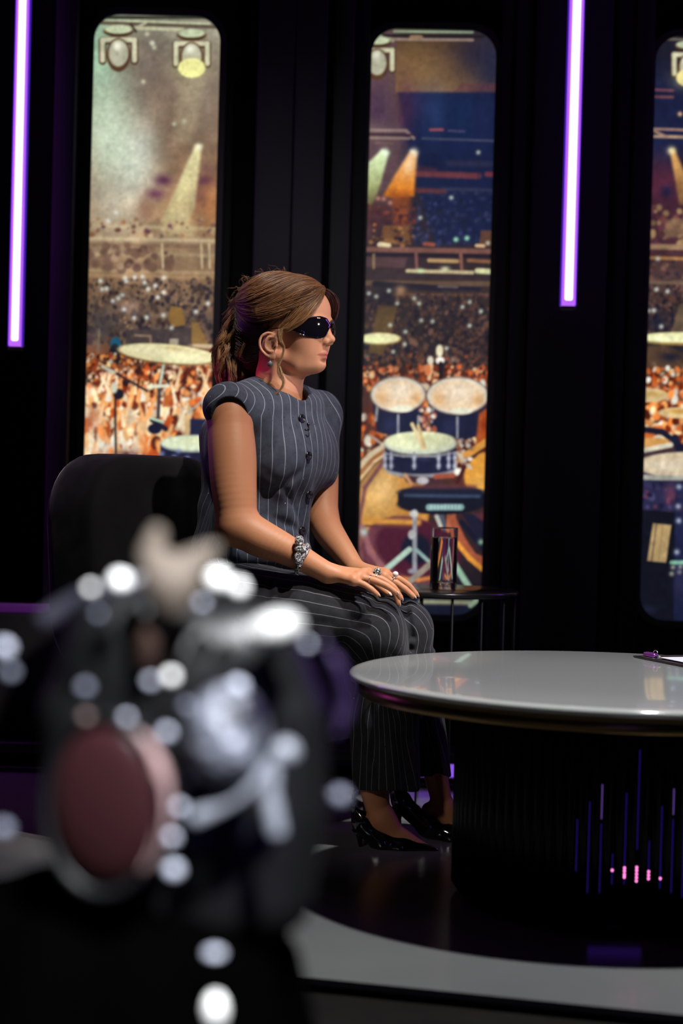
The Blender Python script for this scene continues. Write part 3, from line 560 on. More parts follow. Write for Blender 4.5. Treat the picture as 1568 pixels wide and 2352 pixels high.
# dark seam in the stage floor behind the table
s0, s1 = atz(700, 1974), atz(1100, 1971)
obj('wall_back', box(-3.2, 4.2, DW + .06, DW + .16, -.012, 3.2), M_wall, smooth=False, kind='structure')
k = 2
def board(xa, xb, Ya, m, z0=.0, z1=3.1, yb=DW + .06, yref=500):
    global k
    a, b = at(xa, yref, Ya)[0], at(xb, yref, Ya)[0]
    obj('trim_%d' % k, rbox(a, b, Ya, yb, z0, z1, .004, 2), m, kind='structure'); k += 1
board(118, 166, 5.06, M_board)
board(170, 206, 5.14, M_board2)
board(505, 530, 5.16, M_board2)
board(583, 667, 5.10, M_board); board(670, 741, 5.10, M_board)
board(758, 803, 5.12, M_board); board(806, 838, 5.16, M_board2)
board(1143, 1172, 5.16, M_board2); board(1176, 1214, 5.14, M_board2)
board(1222, 1396, 5.10, M_board2); board(1402, 1440, 5.13, M_wall); board(1446, 1492, 5.15, M_board2)
board(-260, -60, 5.08, M_board2); board(1840, 2040, 5.08, M_board2)
obj('baseboard_back', rbox(-3.2, 4.2, 4.90, 5.2, 0, .016, .003, 2), mat('plinth_black', (.008, .008, .009), .35), kind='structure')
obj('trim_%d' % k, rbox(-3.2, 4.2, 4.90, 5.06, .055, .085, .004, 2), mat('plinth_edge', (.012, .012, .013), .4), kind='structure'); k += 1
M_violet = mat('violet_led', (.1, .05, .2), .4, emis=(.33, .12, 1.0), estr=.75)
tag(obj('floor_light_strip', rbox(.10, 1.9, 4.91, 4.93, .017, .054, .004, 2), M_violet),
    'violet light strip glowing along the foot of the back wall', 'light strip')
# low ledge on the left with a dim glowing strip along its top
la, lb = at(-400, 1388, 4.95), at(150, 1388, 4.95)
obj('trim_%d' % k, rbox(la[0], lb[0], 4.95, 5.2, 0.02, la[2] - .012, .006, 2), M_board2, kind='structure'); k += 1
tag(obj('ledge_glow_strip', rbox(la[0], lb[0], 4.955, 4.975, la[2] - .010, la[2] + .016, .003, 2), mat('dim_violet_glow', (.05, .01, .08), .4, emis=(.28, .04, .5), estr=.10)),
    'dim purple glowing strip on the low ledge at the far left', 'light strip')
# ------------------------------------------------------------------ light boxes: dark frame, printed picture lit from behind
def picture_mat():
    m = bpy.data.materials.new('backlit_print'); m.use_nodes = True; nt = m.node_tree; b = nt.nodes['Principled BSDF']
    a = N(m, 'ShaderNodeAttribute', attribute_name='ink'); L(m, a.outputs['Vector'], b.inputs['Emission Color']); b.inputs['Emission Strength'].default_value = 1.0
    b.inputs['Base Color'].default_value = (.02, .02, .02, 1); b.inputs['Roughness'].default_value = .6
    return m
M_pic = picture_mat(); M_frame = mat('light_box_frame', (.010, .010, .011), .6)
def rrect(x0, x1, z0, z1, r, n=10):
    P = []
    for q, (cx, cz) in enumerate(((x1 - r, z1 - r), (x0 + r, z1 - r), (x0 + r, z0 + r), (x1 - r, z0 + r))):
        for j in range(n + 1):
            t = math.pi / 2 * (q + j / n); P.append((cx + r * math.cos(t), cz + r * math.sin(t)))
    return P
def light_box(X0, X1, Z0, Z1, Y, pr, label, gain=1.0, r=.075):
    t = thing('light_box', label, 'light box', ((X0 + X1) / 2, Y, Z0), 'light boxes along the back wall')
    inn, out = rrect(X0, X1, Z0, Z1, r), rrect(X0 - .02, X1 + .02, Z0 - .02, Z1 + .02, r + .02)
    n = len(inn); V = []
    for P, y in ((inn, Y - .012), (out, Y - .012), (out, Y + .06), (inn, Y + .06)): V += [(a, y, b) for a, b in P]
    Fs = []
    for s in range(4):
        for j in range(n):
            a, b = s * n + j, s * n + (j + 1) % n; c = ((s + 1) % 4) * n; Fs.append((a, b, c + (j + 1) % n, c + j))
    obj('frame', (np.array(V), Fs), M_frame, t, smooth=False)
    st = .0026; nx, nz = int((X1 - X0) / st), int((Z1 - Z0) / st)
    gx, gz = np.linspace(X0, X1, nx + 1), np.linspace(Z0, Z1, nz + 1); GX, GZ = np.meshgrid(gx, gz)
    # rounded corners: slide the outer points onto the corner arc
    cx = np.clip(GX, X0 + r, X1 - r); cz = np.clip(GZ, Z0 + r, Z1 - r); dx, dz = GX - cx, GZ - cz; m_ = np.maximum(np.abs(dx), np.abs(dz)); l = np.hypot(dx, dz) + 1e-9
    f = np.where(m_ > 0, m_ / l, 1); V = np.stack([cx + dx * f, np.full_like(GX, Y), cz + dz * f], -1).reshape(-1, 3)
    i = np.arange(nz)[:, None] * (nx + 1) + np.arange(nx); Fq = np.stack([i, i + 1, i + nx + 2, i + nx + 1], -1).reshape(-1, 4)
    pr.noise(.035, 5, 11); pr.noise(.03, 12, 12, .8); pr.noise(.04, 40, 13, 1.5)
    c = srgb(np.clip(pr.sample(px(V)), 0, 255)) * gain
    obj('printed_picture', (V, Fq), M_pic, t, attrs={'ink': c}, label='backlit photo print of a concert crowd and drum kit')
    return t
def xy(x, y, Y): p = at(x, y, Y); return p[0], p[2]
YL, YC = 5.12, 5.19
zt = xy(1000, 69, YC)[1]; zb = xy(1000, 1411, YC)[1]
light_box(xy(853, 150, YC)[0], xy(1138, 150, YC)[0], zb, zt, YC, print_centre(), 'tall light box printed with two toms, snare and drum stool', 1.0)
light_box(xy(216, 130, YL)[0], xy(505, 130, YL)[0], zb, xy(360, 36, YL)[1], YL, print_left(), 'tall light box printed with a glowing yellow stage lamp and a cymbal over the crowd', 1.05)
light_box(xy(1504, 150, YC)[0], xy(1504, 150, YC)[0] + (xy(1138, 150, YC)[0] - xy(853, 150, YC)[0]), zb, zt, YC, print_right(), 'light box cut by the right edge of the photo, with a bundle of pale drumsticks', 1.0)
# ------------------------------------------------------------------ hanging LED tubes
M_core = mat('white_led_core', (.8, .8, .8), .4, emis=(1, .93, 1), estr=1.6)
M_side = mat('violet_led_side', (.4, .2, .6), .4, emis=(.50, .13, .95), estr=1.0)
M_rim = mat('blue_led_rim', (.1, .05, .4), .4, emis=(.10, .02, .75), estr=.5)
M_cap = mat('tube_end_cap', (.03, .025, .035), .4)
def led_tube(xp, yp, Y, wpx, label):
    b = at(xp, yp, Y); w = wpx / F * Y / 2; top = 3.0
    t = thing('led_tube', label, 'led tube', (b[0], Y, b[2]), 'vertical LED tubes')
    obj('diffuser', rbox(b[0] - w, b[0] + w, Y, Y + .03, b[2], top, .004, 3), M_side, t, label='violet glowing sides')
    obj('light_core', rbox(b[0] - w * .62, b[0] + w * .62, Y - .003, Y + .01, b[2] + .014, top, w * .55, 6), M_core, t, label='white glowing face')
    obj('edge_strip', join(rbox(b[0] - w - .0025, b[0] - w, Y + .002, Y + .028, b[2], top, .001, 1), rbox(b[0] + w, b[0] + w + .0025, Y + .002, Y + .028, b[2], top, .001, 1)), M_rim, t, label='deep blue glowing edges')
    obj('end_cap', rbox(b[0] - w - .001, b[0] + w + .001, Y - .002, Y + .034, b[2] - .012, b[2] - .0005, .003, 3), M_cap, t)
    obj('wall_bracket', box(b[0] - .008, b[0] + .008, Y + .03, 5.12, b[2] + .10, b[2] + .13), M_cap, t)
led_tube(33.5, 795, 4.95, 29, 'vertical violet-edged LED tube left of the stage lamp light box')
led_tube(1305, 702, 4.95, 32, 'vertical violet-edged LED tube between the centre and right light boxes')
# ------------------------------------------------------------------ coffee table
TC = at(1408, 1700, 3.58)[:2]; TD = 3.58; TH = CH - .1068 * 3.58
M_top = mat('white_lacquer', (.40, .40, .388), .12, coat=.6); M_brass = mat('brass_band', (.26, .17, .07), .28, metal=1)
M_flute = mat('black_gloss_flutes', (.0012, .0012, .0016), .16, spec=.10)
tb = thing('coffee_table', 'round white glossy coffee table on a black fluted drum base', 'table', (TC[0], TD, 0))
R = .548
obj('tabletop', lathe([(R - .03, TH - .016), (R - .006, TH - .0145), (R - .001, TH - .011), (R, TH - .007), (R - .003, TH - .003), (R - .010, TH - .0005), (R - .02, TH), (R * .5, TH), (.01, TH)], (TC[0], TD, 0), 160), M_top, tb, label='glossy white top')
obj('edge_band', lathe([(R - .05, TH - .046), (R - .022, TH - .046), (R - .020, TH - .044), (R - .020, TH - .0165), (R - .05, TH - .0165)], (TC[0], TD, 0), 160), M_brass, tb, label='brass edge band')
RB = .326
def fl(r, z, th):
    q = (th / (2 * math.pi) * 88) % 1; return r - .011 * (abs(math.sin(math.pi * q)) ** .6 * -1 + 1) if r > .29 else r
obj('fluted_base', lathe([(.30, .022), (RB - .004, .022), (RB, .03), (RB, TH - .06), (RB, TH - .046)], (TC[0], TD, 0), 88 * 10, flute=fl), M_flute, tb, label='black fluted drum base')
M_line = mat('blue_groove_line', (.01, .005, .05), .4, emis=(.10, .04, .9), estr=.13); M_line2 = mat('violet_groove_line', (.02, .01, .05), .4, emis=(.40, .20, 1.0), estr=.28); M_dot = mat('pink_glow_dot', (.3, .1, .2), .4, emis=(1, .22, .62), estr=2.2)  # glowing blue and violet lines and pink dots built into the grooves
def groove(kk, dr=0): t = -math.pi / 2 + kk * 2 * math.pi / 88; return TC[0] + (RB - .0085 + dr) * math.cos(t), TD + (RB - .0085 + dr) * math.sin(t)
for kk, ya, yb, m_ in ((-5, 1880, 2000, M_line), (-4, 1840, 2050, M_line), (-3, 1800, 1880, M_line2), (-3, 1890, 2050, M_line), (-2, 1960, 2030, M_line), (-1, 1820, 2030, M_line), (0, 1720, 1950, M_line), (1, 1930, 2010, M_line), (2, 1850, 2040, M_line), (3, 1810, 1870, M_line2), (3, 1880, 2050, M_line), (4, 1850, 2060, M_line), (5, 1850, 2060, M_line)):
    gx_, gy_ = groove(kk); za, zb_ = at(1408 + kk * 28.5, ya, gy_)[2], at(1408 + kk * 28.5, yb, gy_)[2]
    obj('groove_line', rbox(gx_ - .0008, gx_ + .0008, gy_ - .0008, gy_ + .0008, max(zb_, .035), za, .0005, 2), m_, tb, label='thin glowing blue line in a groove')
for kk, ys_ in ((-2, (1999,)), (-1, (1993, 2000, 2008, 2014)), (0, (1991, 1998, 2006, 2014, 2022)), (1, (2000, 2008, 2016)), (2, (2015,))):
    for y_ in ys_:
        gx_, gy_ = groove(kk, .001); obj('glow_dot', ell((gx_, gy_, at(1408, y_, gy_)[2]), (.0024, .0024, .0026), 12, 8), M_dot, tb, label='glowing pink dot')
obj('plinth', lathe([(RB - .035, 0), (RB - .035, .022)], (TC[0], TD, 0), 96), M_flute, tb)
# ------------------------------------------------------------------ clipboard, its paper
M_cb = mat('black_clipboard', (.012, .006, .012), .35); M_paper = mat('white_paper', (.62, .62, .68), .6); M_clip = mat('purple_clip', (.30, .06, .42), .25, metal=.7); M_steel = mat('steel', (.6, .6, .58), .25, metal=1)
z = TH + .001
c0, c1 = atz(1453, 1509, z), atz(1568, 1532, z)
dx = (c1 - c0); dx[2] = 0; dx /= np.linalg.norm(dx); dy = np.array([-dx[1], dx[0], 0])
def Lp(u, v, h): return c0 + dx * u + dy * v + np.array([0, 0, h])
cb = thing('clipboard', 'black clipboard with a purple metal clip lying on the white table', 'clipboard', c0)
def lbox(u0, u1, v0, v1, h0, h1, r=.001):
    V, Fs = rbox(u0, u1, v0, v1, h0, h1, r, 2); return np.array([Lp(*p) for p in V]), Fs
obj('board', lbox(0, .23, 0, .31, 0, .0035), M_cb, cb)
obj('clip', lbox(.034, .082, .004, .020, .0045, .016, .005), M_clip, cb, label='purple metal clip')
obj('clip_base', lbox(.032, .085, .002, .034, .0036, .0055), M_steel, cb)
obj('lever_loop', tube([Lp(.078 + .010 * math.cos(t), .012, .013 + .010 * math.sin(t)) for t in np.linspace(0, math.pi, 12)], .0011, 8), M_steel, cb, label='bent steel wire loop')
obj('lever_loop', tube([Lp(.076, .004, .004), Lp(.086, .008, .013), Lp(.102, .012, .010)], .0014, 8), M_steel, cb)
V, Fs = lbox(.072, .225, .024, .30, .0057, .0067, .0004)
tag(obj('paper_sheet', (V, Fs), M_paper), 'white paper sheets held under the clip of the clipboard', 'paper')
# ------------------------------------------------------------------ side table and glass
SD_ = 4.62; S = at(1004, 1352, SD_); SH = S[2]; SRr = .216
M_sm = mat('black_metal', (.005, .005, .006), .5, spec=.15)
st_ = thing('side_table', 'black round side table with thin wire legs behind her knees', 'table', (S[0], SD_, 0))
obj('tabletop', lathe([(SRr - .002, SH - .014), (SRr, SH - .012), (SRr, SH - .002), (SRr - .002, SH), (.01, SH)], (S[0], SD_, 0), 96), mat('black_satin_top', (.010, .010, .011), .22), st_)
for i in range(16):
    t = 2 * math.pi * (i + .35) / 16; x, y = S[0] + (SRr - .008) * math.cos(t), SD_ + (SRr - .008) * math.sin(t)
    obj('wire_leg', cyl((x, y, .008), (x, y, SH - .013), .0028, 8), M_sm, st_)
obj('floor_ring', tube([(S[0] + (SRr - .008) * math.cos(t), SD_ + (SRr - .008) * math.sin(t), .006) for t in np.linspace(0, 2 * math.pi, 64, endpoint=False)], .006, 8, closed=True), M_sm, st_)
M_glass = mat('clear_glass', (1, 1, 1), .0, trans=1, ior=1.48); M_water = mat('water', (1, 1, 1), 0, trans=1, ior=1.33)
G = at(1017, 1353, SD_ - .02); gr = .0355; gh = .163; gz = SH + .0008
gl = thing('drinking_glass', 'tall straight glass of water on the black side table', 'glass', (G[0], SD_ - .02, gz))
obj('glass_wall', lathe([(.01, 0), (gr - .002, 0), (gr, .002), (gr, .004), (gr, gh - .003), (gr, gh - .001), (gr - .0008, gh), (gr - .0018, gh - .001), (gr - .0018, gh - .003), (gr - .0020, .024), (gr - .0022, .020), (gr - .0035, .0175), (gr - .006, .0165), (gr - .010, .016), (.002, .016)], (G[0], SD_ - .02, gz), 64), M_glass, gl)
obj('water', lathe([(.002, .0155), (gr - .008, .0155), (gr - .0045, .0162), (gr - .0022, .0185), (gr - .0014, .0215), (gr - .0013, .024), (gr - .0013, gh - .0285), (gr - .0013, gh - .0265), (gr - .0026, gh - .0265), (gr - .0040, gh - .0270), (gr - .008, gh - .0272), (.002, gh - .027)], (G[0], SD_ - .02, gz), 64), M_water, gl)
# ------------------------------------------------------------------ sofa with two rounded back cushions
M_velvet = mat('black_velvet', (.005, .005, .006), .85, spec=.1, sheen=.3); M_velvet.node_tree.nodes['Principled BSDF'].inputs['Sheen Roughness'].default_value = .35
tc = N(M_velvet, 'ShaderNodeTexCoord'); nz_ = N(M_velvet, 'ShaderNodeTexNoise'); nz_.inputs['Scale'].default_value = 14; nz_.inputs['Detail'].default_value = 6
mr = N(M_velvet, 'ShaderNodeMapRange'); mr.inputs['From Min'].default_value = .35; mr.inputs['From Max'].default_value = .7; mr.inputs['To Min'].default_value = .08; mr.inputs['To Max'].default_value = .35
L(M_velvet, tc.outputs['Object'], nz_.inputs['Vector']); L(M_velvet, nz_.outputs['Fac'], mr.inputs['Value']); L(M_velvet, mr.outputs[0], M_velvet.node_tree.nodes['Principled BSDF'].inputs['Sheen Weight'])
sa = math.radians(34); sf = np.array([math.cos(sa), -math.sin(sa), 0]); sl = np.array([math.sin(sa), math.cos(sa), 0])   # front, left of the sofa
n0 = at(140, 1200, 3.98); n0[2] = 0
def Sp(f, l, z): return n0 + sf * f + sl * l + np.array([0, 0, z])
def cushion(l0, l1, z0, z1, f0, f1, r, flare=0.02):
    """a thick slab with a rounded outline, puffed in the middle"""
    P = rrect(l0, l1, z0, z1, r, 10); n = len(P); cl, cz = (l0 + l1) / 2, (z0 + z1) / 2
    V, Fs = [], []
    lay = [(f0 - .018, .80), (f0 - .010, .93), (f0, .98), (f0 + .02, 1), (f1 - .02, 1), (f1, .975), (f1 + .012, .90), (f1 + .020, .70), (f1 + .022, .3)]
    for f, s in lay:
        for a, b in P:
            aa = cl + (a - cl) * (1 - (1 - s) * .35); bb = cz + (b - cz) * (1 - (1 - s) * .3); fl_ = flare * (z1 - bb) * (1 if aa > cl else -1) * 2 * abs(aa - cl) / (l1 - l0)
            V.append(Sp(f - .10 * (bb - z0), aa + fl_, bb))
    for i in range(len(lay) - 1):
        for j in range(n):
            a, b = i * n + j, i * n + (j + 1) % n; Fs.append((a, b, b + n, a + n))
    Fs.append(tuple(range(n - 1, -1, -1))); Fs.append(tuple(range((len(lay) - 1) * n, len(lay) * n)))
    return np.array(V), Fs
ztop = .84 + (1100 - 1056) / F * 4.1 + .01
sofa = thing('sofa', 'black velvet sofa with two rounded back cushions behind her', 'sofa', Sp(.25, .55, 0))
wd = .525; w2 = .26
obj('back_cushion', cushion(0, wd, .36, ztop, 0, .12, .16), M_velvet, sofa, label='near rounded back cushion')
obj('back_cushion', cushion(wd + .02, wd + w2, .36, ztop, 0, .12, .13), M_velvet, sofa)
V, Fs = rbox(0, .44, 0, wd + w2, .22, .43, .06, 6); obj('seat', (np.array([Sp(*p) for p in V + [0.03, 0, 0]]), Fs), M_velvet, sofa)
for f, l in ((.08, .08), (.08, wd + w2 - .08), (.40, .08), (.40, wd + w2 - .08)):
    obj('leg', cyl(Sp(f, l, 0), Sp(f, l, .21), .012, 12, .018), M_sm, sofa)
# ------------------------------------------------------------------ the seated woman
at0 = at
def at(x, y, Y): return at0(x, y, Y + .08)
def attr_col(m, name, sock='Base Color'):
    a = N(m, 'ShaderNodeAttribute', attribute_name=name); L(m, a.outputs['Vector'], m.node_tree.nodes['Principled BSDF'].inputs[sock]); return a
M_skin = mat('tanned_skin', (.5, .25, .15), .52, spec=.28, sss=.25); attr_col(M_skin, 'tint')
b_ = M_skin.node_tree.nodes['Principled BSDF']
tc = N(M_skin, 'ShaderNodeTexCoord'); n1 = N(M_skin, 'ShaderNodeTexNoise'); n1.inputs['Scale'].default_value = 350; bp = N(M_skin, 'ShaderNodeBump'); bp.inputs['Strength'].default_value = .12; bp.inputs['Distance'].default_value = .001
L(M_skin, tc.outputs['Object'], n1.inputs['Vector']); L(M_skin, n1.outputs['Fac'], bp.inputs['Height']); L(M_skin, bp.outputs['Normal'], b_.inputs['Normal'])
def pinstripe(name, base, line, dot=1):
    """grey suiting: attribute 'stripe' counts stripes across the cloth"""
    m = mat(name, base, .85, spec=.12, sheen=.05); b = m.node_tree.nodes['Principled BSDF']
    a = N(m, 'ShaderNodeAttribute', attribute_name='stripe'); fr = N(m, 'ShaderNodeMath', operation='FRACT'); L(m, a.outputs['Fac'], fr.inputs[0])
    s = N(m, 'ShaderNodeMath', operation='SUBTRACT'); s.inputs[1].default_value = .5; L(m, fr.outputs[0], s.inputs[0])
    ab = N(m, 'ShaderNodeMath', operation='ABSOLUTE'); L(m, s.outputs[0], ab.inputs[0])
    lt = N(m, 'ShaderNodeMapRange'); lt.inputs['From Min'].default_value = .024; lt.inputs['From Max'].default_value = .040; lt.inputs['To Min'].default_value = 1; lt.inputs['To Max'].default_value = 0; L(m, ab.outputs[0], lt.inputs['Value'])
    tc = N(m, 'ShaderNodeTexCoord')
    nz = N(m, 'ShaderNodeTexNoise'); nz.inputs['Scale'].default_value = 45; nz.inputs['Detail'].default_value = 6; nz.inputs['Roughness'].default_value = .7; L(m, tc.outputs['Object'], nz.inputs['Vector'])
    cr = N(m, 'ShaderNodeValToRGB'); cr.color_ramp.elements[0].position = .3; cr.color_ramp.elements[1].position = .72
    cr.color_ramp.elements[0].color = (*[c * .72 for c in base], 1); cr.color_ramp.elements[1].color = (*[c * 1.35 for c in base], 1); L(m, nz.outputs['Fac'], cr.inputs[0])
    def flecks(scale, r, seed):
        vo = N(m, 'ShaderNodeTexVoronoi'); vo.inputs['Scale'].default_value = scale; mp = N(m, 'ShaderNodeMapping'); mp.inputs['Location'].default_value = (seed, seed * 2, seed * 3)
        L(m, tc.outputs['Object'], mp.inputs[0]); L(m, mp.outputs[0], vo.inputs['Vector']); q = N(m, 'ShaderNodeMath', operation='LESS_THAN'); q.inputs[1].default_value = r; L(m, vo.outputs['Distance'], q.inputs[0]); return q
    mx = N(m, 'ShaderNodeMix', data_type='RGBA'); mx.inputs[7].default_value = (*line, 1); L(m, lt.outputs[0], mx.inputs[0]); L(m, cr.outputs[0], mx.inputs[6])
    m2 = N(m, 'ShaderNodeMix', data_type='RGBA'); m2.inputs[7].default_value = (.004, .004, .005, 1); q = flecks(70, .085, 1.3); L(m, q.outputs[0], m2.inputs[0]); L(m, mx.outputs[2], m2.inputs[6])
    m3 = N(m, 'ShaderNodeMix', data_type='RGBA'); m3.inputs[7].default_value = (.9, .9, .95, 1); q = flecks(26, .028, 4.1); L(m, q.outputs[0], m3.inputs[0]); L(m, m2.outputs[2], m3.inputs[6])  # white sparkle glints put into the cloth colour
    al = N(m, 'ShaderNodeAttribute', attribute_name='lining'); m4 = N(m, 'ShaderNodeMix', data_type='RGBA'); m4.inputs[7].default_value = (.006, .006, .007, 1); L(m, al.outputs['Fac'], m4.inputs[0]); L(m, m3.outputs[2], m4.inputs[6]); L(m, m4.outputs[2], b.inputs['Base Color'])
    bp = N(m, 'ShaderNodeBump'); bp.inputs['Strength'].default_value = .35; bp.inputs['Distance'].default_value = .006; n2 = N(m, 'ShaderNodeTexNoise'); n2.inputs['Scale'].default_value = 16; n2.inputs['Detail'].default_value = 5
    L(m, tc.outputs['Object'], n2.inputs['Vector']); L(m, n2.outputs['Fac'], bp.inputs['Height']); L(m, bp.outputs['Normal'], b.inputs['Normal'])
    return m
M_vest = pinstripe('pinstripe_vest_cloth', (.043, .049, .070), (.23, .25, .31)); M_trou = pinstripe('pinstripe_trouser_cloth', (.015, .015, .018), (.125, .125, .14))
root = at(600, 1330, 4.0); root[2] = .44
person = thing('person', 'person in pinstripe vest, wide trousers and dark sunglasses sitting with both hands on their knees', 'person', root)
# ---- head frame: x forward, y to the far side, z up; origin between the ears
YAW = math.radians(-24); HO = at(657, 800, 4.03); HR = rotz(YAW) @ np.array([[math.cos(-.03), 0, math.sin(-.03)], [0, 1, 0], [-math.sin(-.03), 0, math.cos(-.03)]])
def hw(p): return HO + np.asarray(p, float) @ HR.T          # head -> world
def wh(P): return (np.asarray(P, float) - HO) @ HR          # world -> head
body = SD()
H = lambda c: hw(c)
def hell(c, r, k=.01, sub=False, R=None): body.ell(H(c), r, HR if R is None else HR @ R, k, sub)
def hcone(a, b, r1, r2, k=.01, sub=False): body.cone(H(a), H(b), r1, r2, k, sub)
def ry(a): c, s = math.cos(a), math.sin(a); return np.array([[c, 0, s], [0, 1, 0], [-s, 0, c]])
# skull and face
hell((-.008, 0, .070), (.096, .072, .086), .02)
hell((.052, 0, .082), (.058, .060, .062), .02)           # forehead
hell((.046, 0, .020), (.056, .058, .070), .02)           # mid face
for s in (-1, 1):
    hcone((.004, s * .050, -.018), (.045, s * .036, -.038), .018, .015, .02)      # jaw
    hcone((.045, s * .036, -.038), (.082, s * .010, -.041), .015, .012, .02)
    hell((.066, s * .036, .020), (.032, .024, .022), .02)    # cheekbone
    hell((.060, s * .034, -.008), (.028, .020, .026), .02)   # cheek
    hell((.097, s * .030, .046), (.014, .017, .011), .010, sub=True)   # eye socket
    hell((.088, s * .030, .046), (.013, .014, .012), .004)
    hell((.097, s * .026, .062), (.012, .020, .006), .010)   # brow
hell((.0775, 0, -.014), (.0215, .029, .028), .014)         # muzzle
hell((.0785, 0, -.0400), (.0170, .019, .0135), .012)        # chin
hcone((.098, 0, .060), (.1105, 0, .022), .0085, .0092, .010)   # nose ridge
hell((.1150, 0, .0165), (.0110, .0105, .0092), .006)       # tip
for s in (-1, 1):
    hell((.1060, s * .0125, .0110), (.0105, .0065, .0085), .005)  # wing
    hell((.1115, s * .0065, .0030), (.0055, .0035, .0035), .003, sub=True)  # nostril
hell((.107, 0, .005), (.009, .006, .005), .005)
# lips
LX = lambda y, x0: x0 - 26 * y * y
up_lip = [(LX(y, .1020) , y, -.0155 - .003 * abs(y) / .025 - (.0012 if abs(y) < .002 else 0)) for y in np.linspace(-.0245, .0245, 13)]; lo_lip = [(LX(y, .0985), y, -.0253 + .0045 * (abs(y) / .025) ** 2) for y in np.linspace(-.0235, .0235, 13)]
body.chain([H(p) for p in up_lip], list(np.interp(np.linspace(-1, 1, 13), [-1, -.5, -.12, 0, .12, .5, 1], [.0012, .0036, .0047, .0042, .0047, .0036, .0012])), .0035); body.chain([H(p) for p in lo_lip], list(np.interp(np.linspace(-1, 1, 13), [-1, -.5, 0, .5, 1], [.0012, .0042, .0058, .0042, .0012])), .0035)
body.chain([H((LX(y, .1072), y, -.0207)) for y in np.linspace(-.0255, .0255, 13)], .0009, .0016, sub=True)
hell((.0985, 0, -.0345), (.007, .018, .0035), .006, sub=True)
hell((.110, 0, -.002), (.003, .0028, .006), .004, sub=True)
# under the chin, neck
hcone((.054, 0, -.036), (.000, 0, -.050), .022, .040, .03)
NB = at(638, 925, 4.07)
body.cone(H((-.016, 0, -.01)), at(644, 872, 4.06), .052, .049, .02); body.cone(at(644, 872, 4.06), NB, .049, .056, .02)
for s, p in ((-1, at(662, 935, 3.99)), (1, at(690, 930, 4.08))): body.cone(H((-.012, s * .05, -.03)), p, .010, .008, .018)
# ears
def ear(s):
    y = lambda v: s * (v)
    E1, E2 = .93, .006
    def He(p): return H((p[0] * E1 + E2, p[1], p[2] * E1 - E2))
    def hell(c, r, k=.01, sub=False, R=None): body.ell(He(c), r, HR, k, sub)
    P = [(.004, .072, .008), (.005, .0755, .026), (-.003, .079, .035), (-.015, .083, .0375), (-.028, .087, .030), (-.034, .088, .014), (-.031, .086, -.002), (-.022, .082, -.015), (-.011, .079, -.023)]
    P = spl([(a, y(b), c) for a, b, c in P], 3); body.chain([He(p) for p in P], .0035, .003)
    hell((-.014, y(.0765), .008), (.019, .0045, .026), .004)
    Q = spl([(.000, y(.080), .027), (-.012, y(.084), .026), (-.020, y(.085), .014), (-.019, y(.083), .000), (-.010, y(.081), -.008), (-.001, y(.079), -.009)], 3); body.chain([He(p) for p in Q], .0034, .0025)
    hell((-.007, y(.086), .006), (.0095, .010, .0115), .004, sub=True)
    hell((-.026, y(.090), .012), (.0030, .006, .016), .003, sub=True)
    hell((.004, y(.0765), .004), (.0050, .0045, .0060), .003)       # tragus
    hell((-.004, y(.0775), -.021), (.0085, .0040, .0095), .005)     # lobe
    hcone((-.008, y(.068), .02), (-.006, y(.068), -.012), .010, .008, .010)
ear(-1); ear(1)
# ---- trunk under the clothes
ta = math.radians(38); tf = np.array([math.cos(ta), -math.sin(ta), 0]); tl = np.array([math.sin(ta), math.cos(ta), 0]); TR = np.stack([tf, tl, [0, 0, 1]], 1)
ch = at(614, 1020, 4.07); wa = at(592, 1195, 4.06); pe = at(560, 1330, 4.08)
body.ell(ch, (.100, .148, .13), TR, .03); body.cone(ch, wa, .105, .095, .04); body.cone(wa, pe, .095, .12, .04)
body.ell(at(632, 945, 4.06), (.072, .115, .040), TR, .03); body.ell(at(630, 905, 4.03), (.052, .052, .030), None, .02); body.cone(at(624, 862, 4.03), at(636, 900, 4.01), .036, .042, .02)
SH_R, SH_L = at(527, 955, 3.90), at(716, 950, 4.22)
body.cone(at(610, 930, 4.04), SH_R, .030, .046, .03); body.cone(at(660, 930, 4.12), SH_L, .040, .045, .03)
# ---- near arm
E_R, W_R = at(545, 1205, 3.84), at(752, 1316, 3.83)
schain(body, [SH_R, at(533, 1040, 3.875), at(537, 1120, 3.855), E_R], [.050, .0545, .0515, .0445], .02)
body.ell(at(530, 1222, 3.845), (.034, .034, .030), None, .02)
schain(body, [E_R, at(595, 1235, 3.835), at(655, 1262, 3.83), at(705, 1290, 3.83), W_R], [.0435, .0430, .0345, .0275, .0235], .015)
# ---- far arm
E_L, W_L = at(740, 1190, 4.16), at(818, 1308, 4.03)
schain(body, [SH_L, at(735, 1050, 4.22), E_L], [.046, .044, .038], .02)
schain(body, [E_L, at(757, 1225, 4.12), at(790, 1270, 4.07), W_L], [.037, .0355, .028, .0215], .015)
# ---- hands
NAILS = []
def finger(pts, r0, r1, k=.004):
    Q = spl(pts, 3); rs = np.linspace(r0, r1, len(Q)); n = len(pts)
    for j in range(1, n - 1):
        rs[j * 3] *= 1.07                                         # knuckles
    body.chain(Q, list(rs), k); a, b = np.array(pts[-2]), np.array(pts[-1]); NAILS.append((a, b, r1))
def hand(W, mcps, fingers, palm_r, thumb):
    for m in mcps: body.cone(W, m, palm_r * 1.18, palm_r * .92, .014)
    for i in range(len(mcps) - 1): body.cone(mcps[i], mcps[i + 1], palm_r * .9, palm_r * .9, .008)
    for m in mcps: body.ell(m + np.array([0, 0, .005]), (.0085, .0085, .0078), None, .006)
    for f, (r0, r1) in zip(fingers, ((.0078, .0058), (.0088, .0065), (.0090, .0068), (.0088, .0066))): finger(f, r0, r1)
    finger(thumb, .0120, .0080, .008)
A_ = lambda *p: at(*p)
